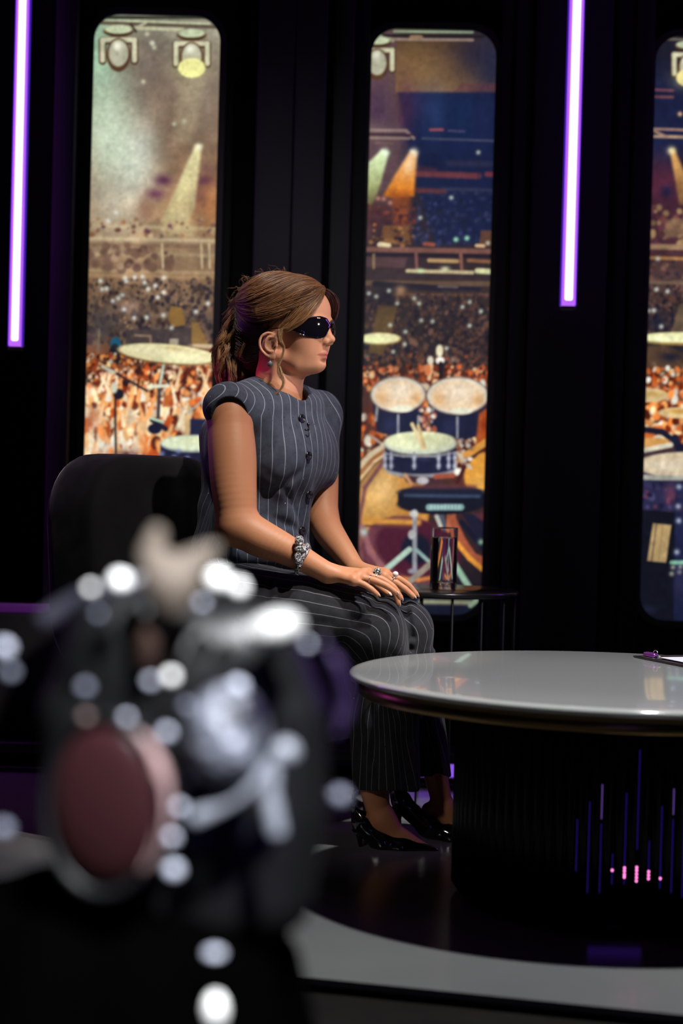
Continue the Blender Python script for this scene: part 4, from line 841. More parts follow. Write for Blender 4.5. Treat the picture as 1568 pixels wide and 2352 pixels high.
m4 = [A_(812, 1334, 3.800), A_(824, 1325, 3.818), A_(836, 1319, 3.838), A_(846, 1317, 3.860)]
hand(W_R, m4, [[m4[0], A_(834, 1342, 3.795), A_(852, 1353, 3.79), A_(866, 1365, 3.788)],
               [m4[1], A_(860, 1334, 3.812), A_(888, 1346, 3.808), A_(908, 1360, 3.806)],
               [m4[2], A_(876, 1331, 3.838), A_(903, 1349, 3.836), A_(919, 1372, 3.838)],
               [m4[3], A_(884, 1336, 3.868), A_(905, 1358, 3.87), A_(914, 1384, 3.872)]], .0115,
     [A_(782, 1322, 3.86), A_(815, 1328, 3.895), A_(838, 1338, 3.91)])
n4 = [A_(882, 1326, 3.930), A_(886, 1321, 3.953), A_(884, 1318, 3.974), A_(880, 1317, 3.992)]
hand(W_L, n4[::-1], [[n4[3], A_(905, 1330, 4.0), A_(925, 1345, 4.003), A_(938, 1360, 4.005)],
                     [n4[2], A_(912, 1329, 3.98), A_(935, 1343, 3.983), A_(950, 1362, 3.985)],
                     [n4[1], A_(915, 1330, 3.955), A_(938, 1345, 3.957), A_(955, 1365, 3.958)],
                     [n4[0], A_(908, 1338, 3.930), A_(930, 1353, 3.928), A_(948, 1369, 3.926)]], .0110,
     [A_(845, 1325, 3.98), A_(868, 1345, 3.94), A_(890, 1362, 3.925)])
# ---- lower legs and feet (knee down, the rest is inside the trousers)
FZ1 = atz(1000, 1953)[1]
def foot_px(pts, rs, k=.012): body.chain([A_(*p) for p in pts], rs, k)
foot_px([(862, 1690, 3.93), (856, 1790, 3.93), (866, 1850, 3.935), (882, 1888, 3.935)], [.046, .037, .029, .027])
foot_px([(880, 1880, 3.935), (905, 1915, 3.935), (940, 1935, 3.93), (975, 1948, 3.925)], [.028, .025, .021, .012]); foot_px([(872, 1878, 3.935), (848, 1896, 3.94)], [.026, .020])
foot_px([(985, 1690, 4.08), (1000, 1780, 4.06), (1014, 1840, 4.06), (1024, 1865, 4.055)], [.030, .028, .025, .024])
foot_px([(1024, 1862, 4.055), (1040, 1890, 4.05), (1065, 1915, 4.045), (1100, 1932, 4.04)], [.025, .023, .020, .012]); foot_px([(1018, 1855, 4.06), (985, 1860, 4.06)], [.024, .018])
V, Fq = body.mesh(.0023); V = relax(V, Fq, 1, .4)
h = wh(V); tint = np.tile(np.array([.44, .19, .095]), (len(V), 1))
def mask(c, r): q = (h - np.array(c)) / np.array(r); return np.clip(1.6 - 1.2 * np.linalg.norm(q, axis=1), 0, 1)[:, None]
inhead = (np.linalg.norm(h - np.array([.05, 0, .03]), axis=1) < .14)[:, None]
tint = np.where(inhead, np.array([.50, .235, .14]), tint)
hx = np.minimum(np.abs(h[:, 1]) / .025, 1.2); lz = np.where(h[:, 2] > -.0203, (h[:, 2] + .0203) / (.0098 * (1.15 - hx ** 1.5)).clip(.0008), (-.0203 - h[:, 2]) / (.0108 * (1.12 - hx ** 1.5)).clip(.0008)); lip = (np.clip(2.2 - 2 * lz, 0, 1) * (h[:, 0] > .078) * (hx < 1.02))[:, None]; tint = tint * (1 - lip) + np.array([.40, .125, .10]) * lip
lc = mask((.095, 0, -.0205), (.020, .027, .0014)); tint = tint * (1 - .55 * lc) + np.array([.12, .03, .025]) * .55 * lc
ck = mask((.066, -.05, .012), (.03, .02, .02)); tint = tint * (1 - .25 * ck) + np.array([.52, .20, .13]) * .25 * ck
obj('body', (V, Fq), M_skin, person, attrs={'tint': tint}, label='tanned skin of head, arms, hands and ankles')
bd = [o for o in person.children if o.name.startswith('body')][0]
M_nail = mat('pale_nail', (.60, .40, .33), .3, coat=.3)
for a, b, r in NAILS:
    d = (b - a) / np.linalg.norm(b - a); R = frame(d, (0, 0, 1)); obj('fingernail', ell(b + d * r * .62 + R[:, 2] * r * .42, (r * 1.05, r * .72, r * .30), 12, 8, R @ ry(.35)), M_nail, bd)
# ------------------------------------------------------------------ vest
vest = SD()
vest.ell(ch, (.128, .172, .155), TR, .03); vest.cone(at(614, 1070, 4.07), wa, .118, .100, .05)
vest.ell(wa, (.108, .132, .085), TR, .04)
vest.ell(at(580, 1268, 4.07), (.128, .160, .060), TR, .05)
for s, p in ((-1, at(640, 1058, 3.98)), (1, at(705, 1050, 4.13))): vest.ell(p, (.062, .072, .078), TR, .035)
vest.ell(at(638, 925, 4.06), (.085, .140, .040), TR, .03)
vest.cone(at(600, 902, 4.04), at(524, 918, 3.905), .034, .034, .03); vest.cone(at(682, 912, 4.13), at(740, 930, 4.22), .030, .032, .03)
vest.ell(at(523, 935, 3.895), (.058, .056, .056), None, .02); vest.cone(at(615, 945, 4.02), at(580, 955, 3.94), .056, .050, .03); vest.ell(at(737, 955, 4.215), (.050, .048, .055), TR, .02)
vest.cone(at(738, 960, 4.20), at(730, 1080, 4.17), .045, .050, .03)
vest.cone(at(500, 1000, 4.10), at(505, 1150, 4.10), .045, .038, .04); vest.cone(at(498, 1180, 4.10), at(490, 1262, 4.10), .04, .055, .04)
AH = at(527, 980, 3.815)
# arm hole, neck hole, hem
vest.cone(at(531, 1025, 3.855), at(537, 1180, 3.835), .058, .054, .010, sub=True); vest.ell(AH, (.056, .078, .074), None, .004, sub=True)
vest.cone(at(752, 1090, 4.26), at(745, 1190, 4.18), .044, .044, .012, sub=True)
nk = at(650, 905, 4.035); vest.ell(nk, (.062, .052, .046), TR, .006, sub=True); vest.cone(at(640, 830, 4.06), at(646, 895, 4.05), .052, .055, .006, sub=True)
def folds(p):
    q = (p - ch) @ TR; z = q[:, 2]
    a = np.arctan2(q[:, 1], q[:, 0])
    w_ = np.exp(-((z + .16) / .07) ** 2); f = .0045 * w_ * np.sin(9 * a + 30 * z)
    f += .0075 * np.exp(-((z - .00 - (a + .75) * .12) / .018) ** 2) * np.exp(-((a + 1.0) / .40) ** 2)
    f += .0085 * np.exp(-((z + .085 - (a + .5) * .10) / .014) ** 2) * np.exp(-((a + .55) / .35) ** 2)
    f += .006 * np.exp(-((z + .125 + (a + .4) * .12) / .013) ** 2) * np.exp(-((a + .35) / .45) ** 2)
    f += .007 * np.exp(-((z + .195 + (a + .2) * .04) / .012) ** 2) * np.exp(-((a + .4) / .9) ** 2)
    return f
lo, hi = ch - [.3, .3, .45], ch + [.3, .3, .3]
vest.fn('d', folds, lo, hi)
hemz = lambda p: at(600, 1300, 4.07)[2]
vest.fn('&', lambda p: (hemz(p) - p[:, 2]) + .012 * np.sin(((p - ch) @ TR)[:, 1] * 30), lo, hi)
V, Fq = vest.mesh(.0028); V = relax(V, Fq, 2, .5)
q = (V - ch) @ TR; z = q[:, 2]
prof = np.interp(z, [-.30, -.17, -.05, .05, .2], [.135, .115, .150, .155, .135])
arc = np.arctan2(q[:, 1] / 1.18, q[:, 0] + .02) * .150
# above the shoulders the stripes run on straight over the top
flat = q[:, 1] * .98; t_ = np.clip((z - .06) / .07, 0, 1); arc = arc * (1 - t_) + flat * t_
qa = (V - AH) / np.array([.056, .078, .074]); la = np.linalg.norm(qa, axis=1); ca = at(531, 1025, 3.855); cb = at(537, 1180, 3.835); cd = cb - ca; tt = np.clip((V - ca) @ cd / (cd @ cd), 0, 1); dc = np.linalg.norm(V - ca - tt[:, None] * cd, axis=1)
lin = np.maximum(np.clip((1.035 - la) / .02, 0, 1), np.clip((.0605 - dc) / .0015, 0, 1))
obj('vest', (V, Fq), M_vest, person, attrs={'stripe': arc / .0235 + .5, 'lining': lin}, label='sleeveless blue-grey pinstripe vest')
vs = [o for o in person.children if o.name.startswith('vest')][0]
def snap(p, off=.002):
    """nearest vest point in front of p along the view"""
    d = px(V); g = px(p[None])[0]; m = np.nonzero(np.hypot(*(d - g).T) < 5)[0]
    if not len(m): return p
    i = m[np.argmin(V[m, 1])]; return V[i] - np.array([0, off, 0])
M_btn = mat('black_button', (.008, .008, .010), .22, spec=.6)
for x, y in ((697, 960), (712, 1047), (713, 1139), (696, 1223)):
    c = snap(at(x, y, 3.9)); nrm = tf + np.array([0, 0, .05]); R = frame(nrm)
    P = lathe([(.0095, -.0015), (.0105, 0), (.0105, .0015), (.0095, .003), (.008, .0028), (.0075, .0018), (.001, .0016)], n=28)
    Vb = np.stack([P[0][:, 2], P[0][:, 0], P[0][:, 1]], 1) @ R.T + c + nrm * .001
    o = obj('button', (Vb, P[1]), M_btn, vs)
c = snap(at(711, 985, 3.9)); e = lambda x, y: snap(at(x, y, 3.9), .004)
obj('lapel_microphone', join(ell(e(712, 972), (.0035, .0035, .0045), 12, 8), tube(spl([e(712, 972), e(714, 985), e(714, 996), e(710, 1000), e(706, 996)], 5), .0011, 8), cyl(e(705, 985), e(712, 986), .0016, 8)), M_btn, vs, label='tiny black clip-on microphone with hooked wire')
# ------------------------------------------------------------------ trousers
tr = SD()
tr.ell(pe + [0, 0, -.02], (.150, .175, .105), TR, .04)
NT = [at(560, 1400, 3.95), at(700, 1412, 3.89), at(800, 1428, 3.88), at(862, 1452, 3.895)]
FT = [at(620, 1400, 4.14), at(760, 1412, 4.07), at(890, 1432, 4.00), at(925, 1446, 3.99)]
tr.chain(NT, [.108, .094, .082, .078], .03); tr.chain(FT, [.105, .088, .068, .064], .03)
tr.chain([NT[3], at(870, 1530, 3.925), at(880, 1640, 3.935)], [.078, .080, .082], .03)
tr.chain([FT[3], at(930, 1530, 4.0), at(942, 1640, 4.04)], [.066, .064, .068], .03)
def skirt(ax, bx, ra, rb, ph):
    """wide leg: an elliptic funnel with soft vertical flutes and a straight hem"""
    ax, bx = np.asarray(ax), np.asarray(bx)
    def f(p):
        t = np.clip((ax[2] - p[:, 2]) / (ax[2] - bx[2]), 0, 1.15); c = ax + (bx - ax) * t[:, None]; d = p - c
        th = np.arctan2(d[:, 1], d[:, 0]); rx = ra[0] + (rb[0] - ra[0]) * t; ry_ = ra[1] + (rb[1] - ra[1]) * t
        r = 1 / np.sqrt((np.cos(th) / rx) ** 2 + (np.sin(th) / ry_) ** 2)
        r = r + (.004 * np.sin(5 * th + ph + 3 * t) + .0025 * np.sin(9 * th + 2 * ph)) * t
        dd = (np.hypot(d[:, 0], d[:, 1]) - r) * .9
        shell = np.maximum(dd, np.minimum(.0, 0) + (-(dd + .012)) * (t > .72) + -1.0 * (t <= .72))   # hollow near the hem
        top = p[:, 2] - ax[2]; bot = bx[2] - p[:, 2] + .004 * np.sin(3 * th)
        return np.maximum(np.maximum(shell, top), bot)
    lo = np.minimum(ax, bx) - [.13, .13, .01]; hi = np.maximum(ax, bx) + [.13, .13, .01]
    tr.fn('+', f, lo, hi, .012)
skirt(at(868, 1500, 3.925), at(888, 1806, 3.94), (.082, .070), (.077, .080), .5)
skirt(at(930, 1490, 4.0), at(975, 1776, 4.10), (.070, .064), (.064, .074), 2.0)
def tf_(p):
    g = px(p); x, y = g[:, 0], g[:, 1]
    def crease(x0, y0, x1, y1, w_, a):
        L2 = (x1 - x0) ** 2 + (y1 - y0) ** 2; t = ((x - x0) * (x1 - x0) + (y - y0) * (y1 - y0)) / L2
        dd = np.hypot(x - x0 - np.clip(t, 0, 1) * (x1 - x0), y - y0 - np.clip(t, 0, 1) * (y1 - y0)); return a * np.exp(-(dd / w_) ** 2)
    return f0(p) + 0
cre = [((880, 1372), (820, 1425), .007, .010), ((812, 1425), (775, 1500), .016, .020), ((700, 1372), (790, 1395), .002, .009), ((640, 1352), (720, 1362), .002, .008), ((660, 1420), (760, 1430), .003, .012),
       ((935, 1395), (950, 1470), .008, .009), ((925, 1400), (942, 1500), .010, .010), ((830, 1560), (790, 1640), .010, .014), ((900, 1500), (905, 1640), .004, .009), ((850, 1600), (862, 1750), .005, .008), ((960, 1560), (985, 1700), .004, .008), ((620, 1345), (610, 1400), .006, .008)]
def creases(p):
    out = np.zeros(len(p)); m = p[:, 1] < 4.2
    for (a, b, dep, wd_) in cre:
        A3, B3 = at(*a, 3.83)[[0, 2]], at(*b, 3.83)[[0, 2]]; q = p[:, [0, 2]]
        t = np.clip(((q - A3) @ (B3 - A3)) / ((B3 - A3) @ (B3 - A3)), 0, 1); d = np.linalg.norm(q - A3 - t[:, None] * (B3 - A3), axis=1); out += dep * np.exp(-(d / wd_) ** 2)
    return out
tr.fn('d', creases, at(450, 1300, 3.7) - [.3, .3, .9], at(1050, 1300, 4.3) + [.3, .3, .3])
# a flat-ish top under the hands
V, Fq = tr.mesh(.003); V = relax(V, Fq, 2, .5)
def leg_u(V, path, r):
    """distance round the leg, measured from its outer side"""
    best = np.full(len(V), 1e9); u = np.zeros(len(V)); T_, C_ = [], []
    P = np.array(path)
    Tn = np.gradient(P, axis=0); Tn /= np.linalg.norm(Tn, axis=1)[:, None]
    side = np.array([-.16, -1, 0]); side = side / np.linalg.norm(side)
    su, sw = np.zeros(len(V)), np.full(len(V), 1e-9)
    DD = np.min([((V - q) ** 2).sum(1) for q in P], 0)
    for i in range(len(P)):
        t = Tn[i]; s = side - t * (side @ t); s /= np.linalg.norm(s); n = np.cross(t, s); d = V - P[i]; dist = np.linalg.norm(d, axis=1)
        a = np.arctan2(d @ n, d @ s); wt = np.exp(-(dist ** 2 - DD) / .0022); su += wt * a * r; sw += wt
    return su / sw, np.sqrt(DD)
pn = spl(NT + [at(872, 1530, 3.87), at(880, 1640, 3.89), at(888, 1806, 3.925)], 24); pf = spl(FT + [at(930, 1530, 4.0), at(942, 1640, 4.04), at(975, 1776, 4.1)], 24)
u1, b1 = leg_u(V, pn, .085); u2, b2 = leg_u(V, pf, .07); U = np.where(b1 < b2, u1, u2 + .013)
obj('trousers', (V, Fq), M_trou, person, attrs={'stripe': U / .0245}, label='wide dark grey pinstripe trousers')
TV = V
# ------------------------------------------------------------------ shoes
M_shoe = mat('black_patent_leather', (.004, .004, .005), .10, spec=.6, coat=.5)
def shoe(P, name='high_heel_shoe'):
    """P: heel back, heel top, arch, ball, toe as photo points with depth"""
    hb, ht, ar, ba, to = [at(*p) for p in P]
    s = SD()
    s.chain([ht, ar], [.027, .028], .02); s.chain([ar, ba], [.026, .026], .02); s.chain([ba, to], [.027, .006], .02)
    s.cone(ht + [.0, 0, .015], hb + [0, 0, .02], .024, .020, .02)
    # open top, flat sole
    up_ = np.array([0, 0, .022]); s.chain([ht + up_ + [-.0, 0, .022], ar + up_ * 1.1, ar * .45 + ba * .55 + up_ * 1.15], [.026, .021, .016], .004, sub=True)
    zz = min(ba[2], to[2]) - .007
    s.fn('&', lambda p: np.maximum(0.001 - p[:, 2], -1), ht - .3, ht + .3)
    V, Fq = s.mesh(.0025); V = relax(V, Fq, 2, .5)
    o = obj(name, (V, Fq), M_shoe, person, label='black patent stiletto pump')
    hz = ht + [-.012, 0, -.012]; bt = np.array([hz[0] + .006, hz[1], .001])
    obj('stiletto_heel', tube([hz, hz * .6 + bt * .4, bt], [.016, .007, .0045], 12), M_shoe, o)
shoe([(822, 1872, 3.94), (835, 1892, 3.94), (880, 1932, 3.935), (925, 1945, 3.93), (1001, 1953, 3.915)])
shoe([(905, 1822, 4.06), (925, 1842, 4.06), (985, 1895, 4.05), (1040, 1920, 4.04), (1115, 1936, 4.03)])

at = at0
# ------------------------------------------------------------------ hair, swept back into a curly ponytail
def at(x, y, Y): return at0(x, y, Y + .08)
hs = SD()
def sell(c, r, k=.01, R=None): hs.ell(H(c), r, HR if R is None else HR @ R, k)
sell((-.004, 0, .080), (.105, .083, .096), .01); sell((-.045, 0, .110), (.066, .070, .062), .03); sell((.055, 0, .105), (.050, .062, .050), .03)
pl_, n_ = H((-.010, 0, .040)), HR @ np.array([.651, 0, -.759]); xf = HR @ np.array([1.0, 0, 0]); bk = H((-.016, 0, 0))
hs.fn('&', lambda p: smin((p - pl_) @ n_, (p - bk) @ xf, .02), H((0, 0, .05)) - .25, H((0, 0, .05)) + .25)
hs.chain([H(c) for c in ((-.085, 0, .120), (-.118, 0, .098), (-.136, 0, .040), (-.140, 0, -.020), (-.140, 0, -.060), (-.138, 0, -.090))], [.028, .032, .036, .032, .026, .012], .03)
hs.chain([H(c) for c in ((-.080, 0, .04), (-.092, 0, -.030), (-.100, 0, -.055))], [.045, .040, .028], .03)
V, Fq = hs.mesh(.003); V = relax(V, Fq, 2, .5)
M_hair = mat('brown_hair', (.1, .05, .02), .42, spec=.5); attr_col(M_hair, 'tint')
M_hbase = mat('hair_mass', (.05, .02, .01), .8, spec=.1); attr_col(M_hbase, 'tint')
hair = obj('hair', (V, Fq), M_hbase, person, attrs={'tint': np.tile(np.array([.050, .021, .011]), (len(V), 1))}, label='brown hair swept back into a loose curly ponytail')
def push(P, off):
    """lay points on the hair volume, off above it"""
    Q = P.reshape(-1, 3).copy()
    for _ in range(3):
        d = hs.ev(Q); e = 1.5e-3
        g = np.stack([hs.ev(Q + np.eye(3)[i] * e) - d for i in range(3)], -1); g /= np.linalg.norm(g, axis=1)[:, None] + 1e-9
        near = d < .06; Q[near] -= (g * (d - off.ravel())[:, None])[near] * .8
    Q = Q.reshape(P.shape)
    for _ in range(4): Q[:, 1:-1] = Q[:, 1:-1] * .4 + (Q[:, :-2] + Q[:, 2:]) * .3
    return Q
def tubes(P, rad, tint):
    """P (strands, points, 3) -> three sided tubes"""
    S, n, _ = P.shape; T = np.gradient(P, axis=1); T /= np.linalg.norm(T, axis=2, keepdims=True) + 1e-12
    A3 = np.cross(T, np.array([.2, .1, 1.0])); A3 /= np.linalg.norm(A3, axis=2, keepdims=True) + 1e-9; B3 = np.cross(T, A3)
    rr = (rad[:, None] * np.interp(np.linspace(0, 1, n), [0, .1, .75, 1], [.6, 1, .9, .15])[None])[..., None]
    V = np.stack([P + rr * (A3 * math.cos(a) + B3 * math.sin(a)) for a in (0, 2.094, 4.189)], 2).reshape(-1, 3)
    i = (np.arange(S)[:, None] * n + np.arange(n - 1))[..., None] * 3 + np.arange(3); j = (np.arange(S)[:, None] * n + np.arange(n - 1))[..., None] * 3 + (np.arange(3) + 1) % 3
    Fq = np.stack([i, j, j + 3, i + 3], -1).reshape(-1, 4); return V, Fq, np.repeat(tint, n * 3, 0)
def wig(S, n, amp, g, nf=3):
    t = np.linspace(0, 1, n); o = np.zeros((S, n, 3))
    for k_ in range(1, nf + 1): o += (g.normal(0, 1, (S, 1, 3)) * np.sin(t[None, :, None] * math.pi * 2 * k_ + g.uniform(0, 6.3, (S, 1, 3)))) / k_
    return o * amp
g = np.random.default_rng(3)
def rs(c, n): return np.array([np.asarray(spl(c, 8))[int(i)] for i in np.linspace(0, len(spl(c, 8)) - 1, n)])
G = [[(.101, -.003, .128), (.080, -.048, .100), (.036, -.076, .072), (-.018, -.086, .054), (-.068, -.072, .062), (-.104, -.030, .092)],
     [(.092, -.003, .142), (.060, -.052, .125), (.016, -.078, .098), (-.030, -.083, .086), (-.072, -.062, .090), (-.104, -.022, .104)],
     [(.062, -.002, .164), (.030, -.048, .152), (-.008, -.070, .130), (-.044, -.072, .118), (-.078, -.050, .112), (-.106, -.016, .114)],
     [(.028, -.002, .180), (-.004, -.040, .172), (-.034, -.060, .152), (-.058, -.060, .138), (-.084, -.040, .128), (-.106, -.010, .122)],
     [(-.008, -.002, .184), (-.030, -.030, .176), (-.052, -.045, .160), (-.072, -.044, .146), (-.092, -.030, .134), (-.108, -.006, .126)]]
G = [rs(c, 30) for c in G]; parts_ = []
def sheet(S, side, off0, off1, amp, c0, c1, G=G, rad=(.00035, .0007), tjit=.25):
    u = g.uniform(0, len(G) - 1.001, S); i = u.astype(int); f = (u - i)[:, None, None]; GA = np.array(G)
    P = GA[i] * (1 - f) + GA[i + 1] * f; P = P * np.array([1, side, 1]) + wig(S, 30, amp, g)
    P = H(P.reshape(-1, 3)).reshape(P.shape); off = np.repeat(g.uniform(off0, off1, (S, 1)), 30, 1) * np.sin(np.linspace(.25, math.pi - .2, 30))[None]
    P = push(P, off); m = g.uniform(0, 1, (S, 1)) ** 1.3; tint = np.array(c0) * (1 - m) + np.array(c1) * m; tint = tint * g.uniform(1 - tjit, 1 + tjit, (S, 1))
    parts_.append(tubes(P, g.uniform(*rad, S), tint))
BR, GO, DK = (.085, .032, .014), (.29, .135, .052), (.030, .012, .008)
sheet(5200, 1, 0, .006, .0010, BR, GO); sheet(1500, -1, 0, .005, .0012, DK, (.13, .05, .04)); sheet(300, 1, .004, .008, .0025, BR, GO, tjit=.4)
# lower side and nape, darker
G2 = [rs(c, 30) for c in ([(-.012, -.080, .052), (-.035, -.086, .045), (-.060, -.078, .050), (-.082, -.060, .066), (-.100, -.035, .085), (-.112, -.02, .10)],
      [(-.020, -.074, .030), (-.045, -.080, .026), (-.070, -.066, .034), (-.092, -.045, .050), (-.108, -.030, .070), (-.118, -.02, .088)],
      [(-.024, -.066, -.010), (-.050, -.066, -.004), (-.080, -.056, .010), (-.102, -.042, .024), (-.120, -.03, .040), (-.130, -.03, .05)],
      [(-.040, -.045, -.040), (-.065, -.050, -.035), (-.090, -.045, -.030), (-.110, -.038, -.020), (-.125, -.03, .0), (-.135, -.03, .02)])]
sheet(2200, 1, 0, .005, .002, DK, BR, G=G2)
# lock falling from the parting across the temple, and the thin wisp below it
def bundle(c, S, n, w0, w1, amp, c0, c1, rad, tw=0, taper=None):
    b = rs(c, n); T = np.gradient(b, axis=0); T /= np.linalg.norm(T, axis=1)[:, None]; sd = np.cross(T, [0, 1, 0]); sd /= np.linalg.norm(sd, axis=1)[:, None] + 1e-9; nn = np.cross(T, sd)
    a, b2 = g.normal(0, 1, (S, 1)), g.normal(0, .4, (S, 1)); w_ = np.linspace(w0, w1, n) if taper is None else np.interp(np.linspace(0, 1, n), np.linspace(0, 1, len(taper)), taper)
    ph = tw * np.linspace(0, 1, n)[None]; A4, B4 = a * np.cos(ph) - b2 * np.sin(ph), a * np.sin(ph) + b2 * np.cos(ph)
    P = b[None] + (A4 * w_)[..., None] * sd[None] + (B4 * w_)[..., None] * nn[None] + wig(S, n, amp, g)
    m = g.uniform(0, 1, (S, 1)); tint = (np.array(c0) * (1 - m) + np.array(c1) * m) * g.uniform(.8, 1.2, (S, 1)); parts_.append(tubes(H(P.reshape(-1, 3)).reshape(P.shape), g.uniform(*rad, S), tint))
bundle([(.098, -.006, .130), (.096, -.032, .110), (.080, -.058, .084), (.060, -.072, .060), (.038, -.080, .042), (.022, -.083, .034)], 420, 26, .003, .006, .0008, BR, GO, (.0003, .0006), taper=[.002, .005, .008, .007, .005, .002])
bundle([(.100, -.004, .128), (.092, -.044, .098), (.076, -.066, .070), (.052, -.078, .048), (.030, -.086, .036)], 200, 26, .003, .004, .0009, GO, (.40, .21, .09), (.0003, .0005), taper=[.001, .004, .007, .004, .001])
bundle([(.024, -.086, .036), (.026, -.086, .012), (.036, -.086, -.006), (.032, -.086, -.026), (.022, -.086, -.046), (.024, -.085, -.066), (.034, -.084, -.084), (.030, -.082, -.100)], 60, 40, .002, .002, .0009, GO, (.50, .30, .15), (.00022, .0004), tw=3, taper=[.0042, .0034, .0022, .0034, .0018, .0034, .0022, .0014])
bundle([(.026, -.086, -.050), (.034, -.085, -.080), (.028, -.083, -.100), (.010, -.082, -.115), (-.006, -.080, -.122)], 14, 30, .001, .0012, .0006, GO, (.55, .36, .20), (.0003, .0006), taper=[.0004, .001, .0012, .002])
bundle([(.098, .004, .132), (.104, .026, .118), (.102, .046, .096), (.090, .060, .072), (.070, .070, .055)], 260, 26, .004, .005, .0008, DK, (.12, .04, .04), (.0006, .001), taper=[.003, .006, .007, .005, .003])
for q_ in range(3): bundle([(.100, -.004, .131 + .004 * q_), (.082, -.042, .112 + .006 * q_), (.048, -.069, .095 + .006 * q_), (.008, -.083, .082 + .004 * q_), (-.034, -.087, .076)], 260, 26, .006, .006, .0009, BR, GO, (.0003, .0006), taper=[.002, .006, .008, .008, .006])
# ponytail: clumps of wavy strands
for q in range(130):
    y0, z0 = g.uniform(-.045, .038), g.uniform(.0, 1); x0 = -.100 - .028 * z0 + g.uniform(-.012, .008)
    end = g.uniform(.45, 1.0); zz = .128 - z0 * .03
    pts = [(x0 + .010, y0 * .3, zz + .004)]; n = 7; ph = g.uniform(0, 6.3); am = g.uniform(.006, .014); bulge = g.uniform(-.030, .062)
    for i in range(1, n + 1):
        t = i / n * end; env = math.sin(min(1, t * 1.25) * math.pi * .55); cz = zz - t * .235
        cx = -.104 - .048 * math.sin(min(t, .75) / .75 * math.pi * .5) + bulge * env + (.012 if t > .8 else 0)
        pts.append((cx + am * math.sin(ph + i * 1.45), y0 * (.5 + env * .7) + am * .8 * math.cos(ph * 1.3 + i * 1.45), cz))
    lo_ = g.uniform(0, 1); c0 = BR if lo_ < .7 else DK; c1 = (.42, .21, .085) if lo_ < .6 else (.22, .10, .06)
    w_ = g.uniform(.0025, .0050); bundle(pts, 46, 34, w_, w_, .0012, c0, c1, (.0003, .0007), tw=g.uniform(-4, 4), taper=[w_ * .6, w_, w_ * 1.1, w_ * .9, w_ * .5])
# loose hairs round the outline
for q in range(46):
    a = g.uniform(.6, 3.6); r0 = .100; y0 = g.uniform(-.06, .03); c = np.array([-.02 + r0 * math.cos(a) * 1.05, y0, .085 + r0 * math.sin(a) * .95]); d0 = np.array([-.5, g.uniform(-.4, .4), g.uniform(-.6, .7)])
    L_ = g.uniform(.02, .05); pts = [c, c + d0 * L_ * .4 + [0, 0, .006], c + d0 * L_ * .8 + g.normal(0, .006, 3), c + d0 * L_ * 1.1 + g.normal(0, .010, 3)]; bundle(pts, 2, 16, .0008, .001, .0006, BR, GO, (.00018, .0003))
n0_ = 0; Vs, Fs_, Ts = [], [], []
for v, f, t in parts_: Vs.append(v); Fs_.append(f + n0_); Ts.append(t); n0_ += len(v)
obj('strands', (np.concatenate(Vs), np.concatenate(Fs_)), M_hair, hair, attrs={'tint': np.concatenate(Ts)}, label='fine brown and golden hair strands', kind='stuff')
# ------------------------------------------------------------------ sunglasses: wrap-around dark shield
M_lens = mat('black_mirror_lens', (.004, .003, .006), .04, spec=.9, coat=1); M_arm = mat('black_arm', (.01, .01, .012), .25)
def eye_lens(s):
    """curved teardrop lens wrapping from the nose to the temple"""
    up_ = [(0, .056), (.08, .064), (.3, .0680), (.55, .0650), (.8, .053), (1, .041)]; lw_ = [(0, .042), (.08, .028), (.2, .0185), (.4, .0150), (.6, .0170), (.8, .0255), (1, .036)]
    V, n, m = [], 26, 10
    for lay in (0, .0022):
        for i in range(n + 1):
            t = i / n; a, b = np.interp(t, *zip(*up_)), np.interp(t, *zip(*lw_)); a = a - .0 ; R1, R2 = .084 + lay, .062 + lay
            th = .09 + t * 1.27; x, y = .0345 + R1 * math.cos(th) * .99, s * R2 * math.sin(th) * 1.22
            for j in range(m + 1):
                z = b + (a - b) * j / m; V.append((x - .010 * abs(j / m - .5) ** 2 * 2, y, z))
    k = (n + 1) * (m + 1); Fs = []
    for i in range(n):
        for j in range(m):
            a = i * (m + 1) + j; q = (a, a + 1, a + m + 2, a + m + 1); Fs += [tuple(v + k for v in q), q[::-1]]
    edge = [i * (m + 1) for i in range(n + 1)] + [n * (m + 1) + j for j in range(1, m + 1)] + [i * (m + 1) + m for i in range(n - 1, -1, -1)] + [j for j in range(m - 1, 0, -1)]
    for a, b in zip(edge, edge[1:] + edge[:1]): Fs.append((a, b, b + k, a + k))
    return hw(np.array(V)), Fs
# lens arms and bridge
gl_ = obj('sunglasses', tube([hw(p) for p in spl([(.1165, -.010, .052), (.1190, 0, .054), (.1165, .010, .052)], 4)], .002, 8), M_arm, person, label='wrap-around black sunglasses with thin arms')
for s in (-1, 1): obj('temple_arm', tube([hw(p) for p in spl([(.052, s * .0745, .040), (.020, s * .0790, .0395), (-.004, s * .0800, .037), (-.018, s * .0805, .028)], 5)], .0017, 8), M_arm, gl_)
for s in (-1, 1): obj('lens', eye_lens(s), M_lens, gl_, label='glossy black curved lens')
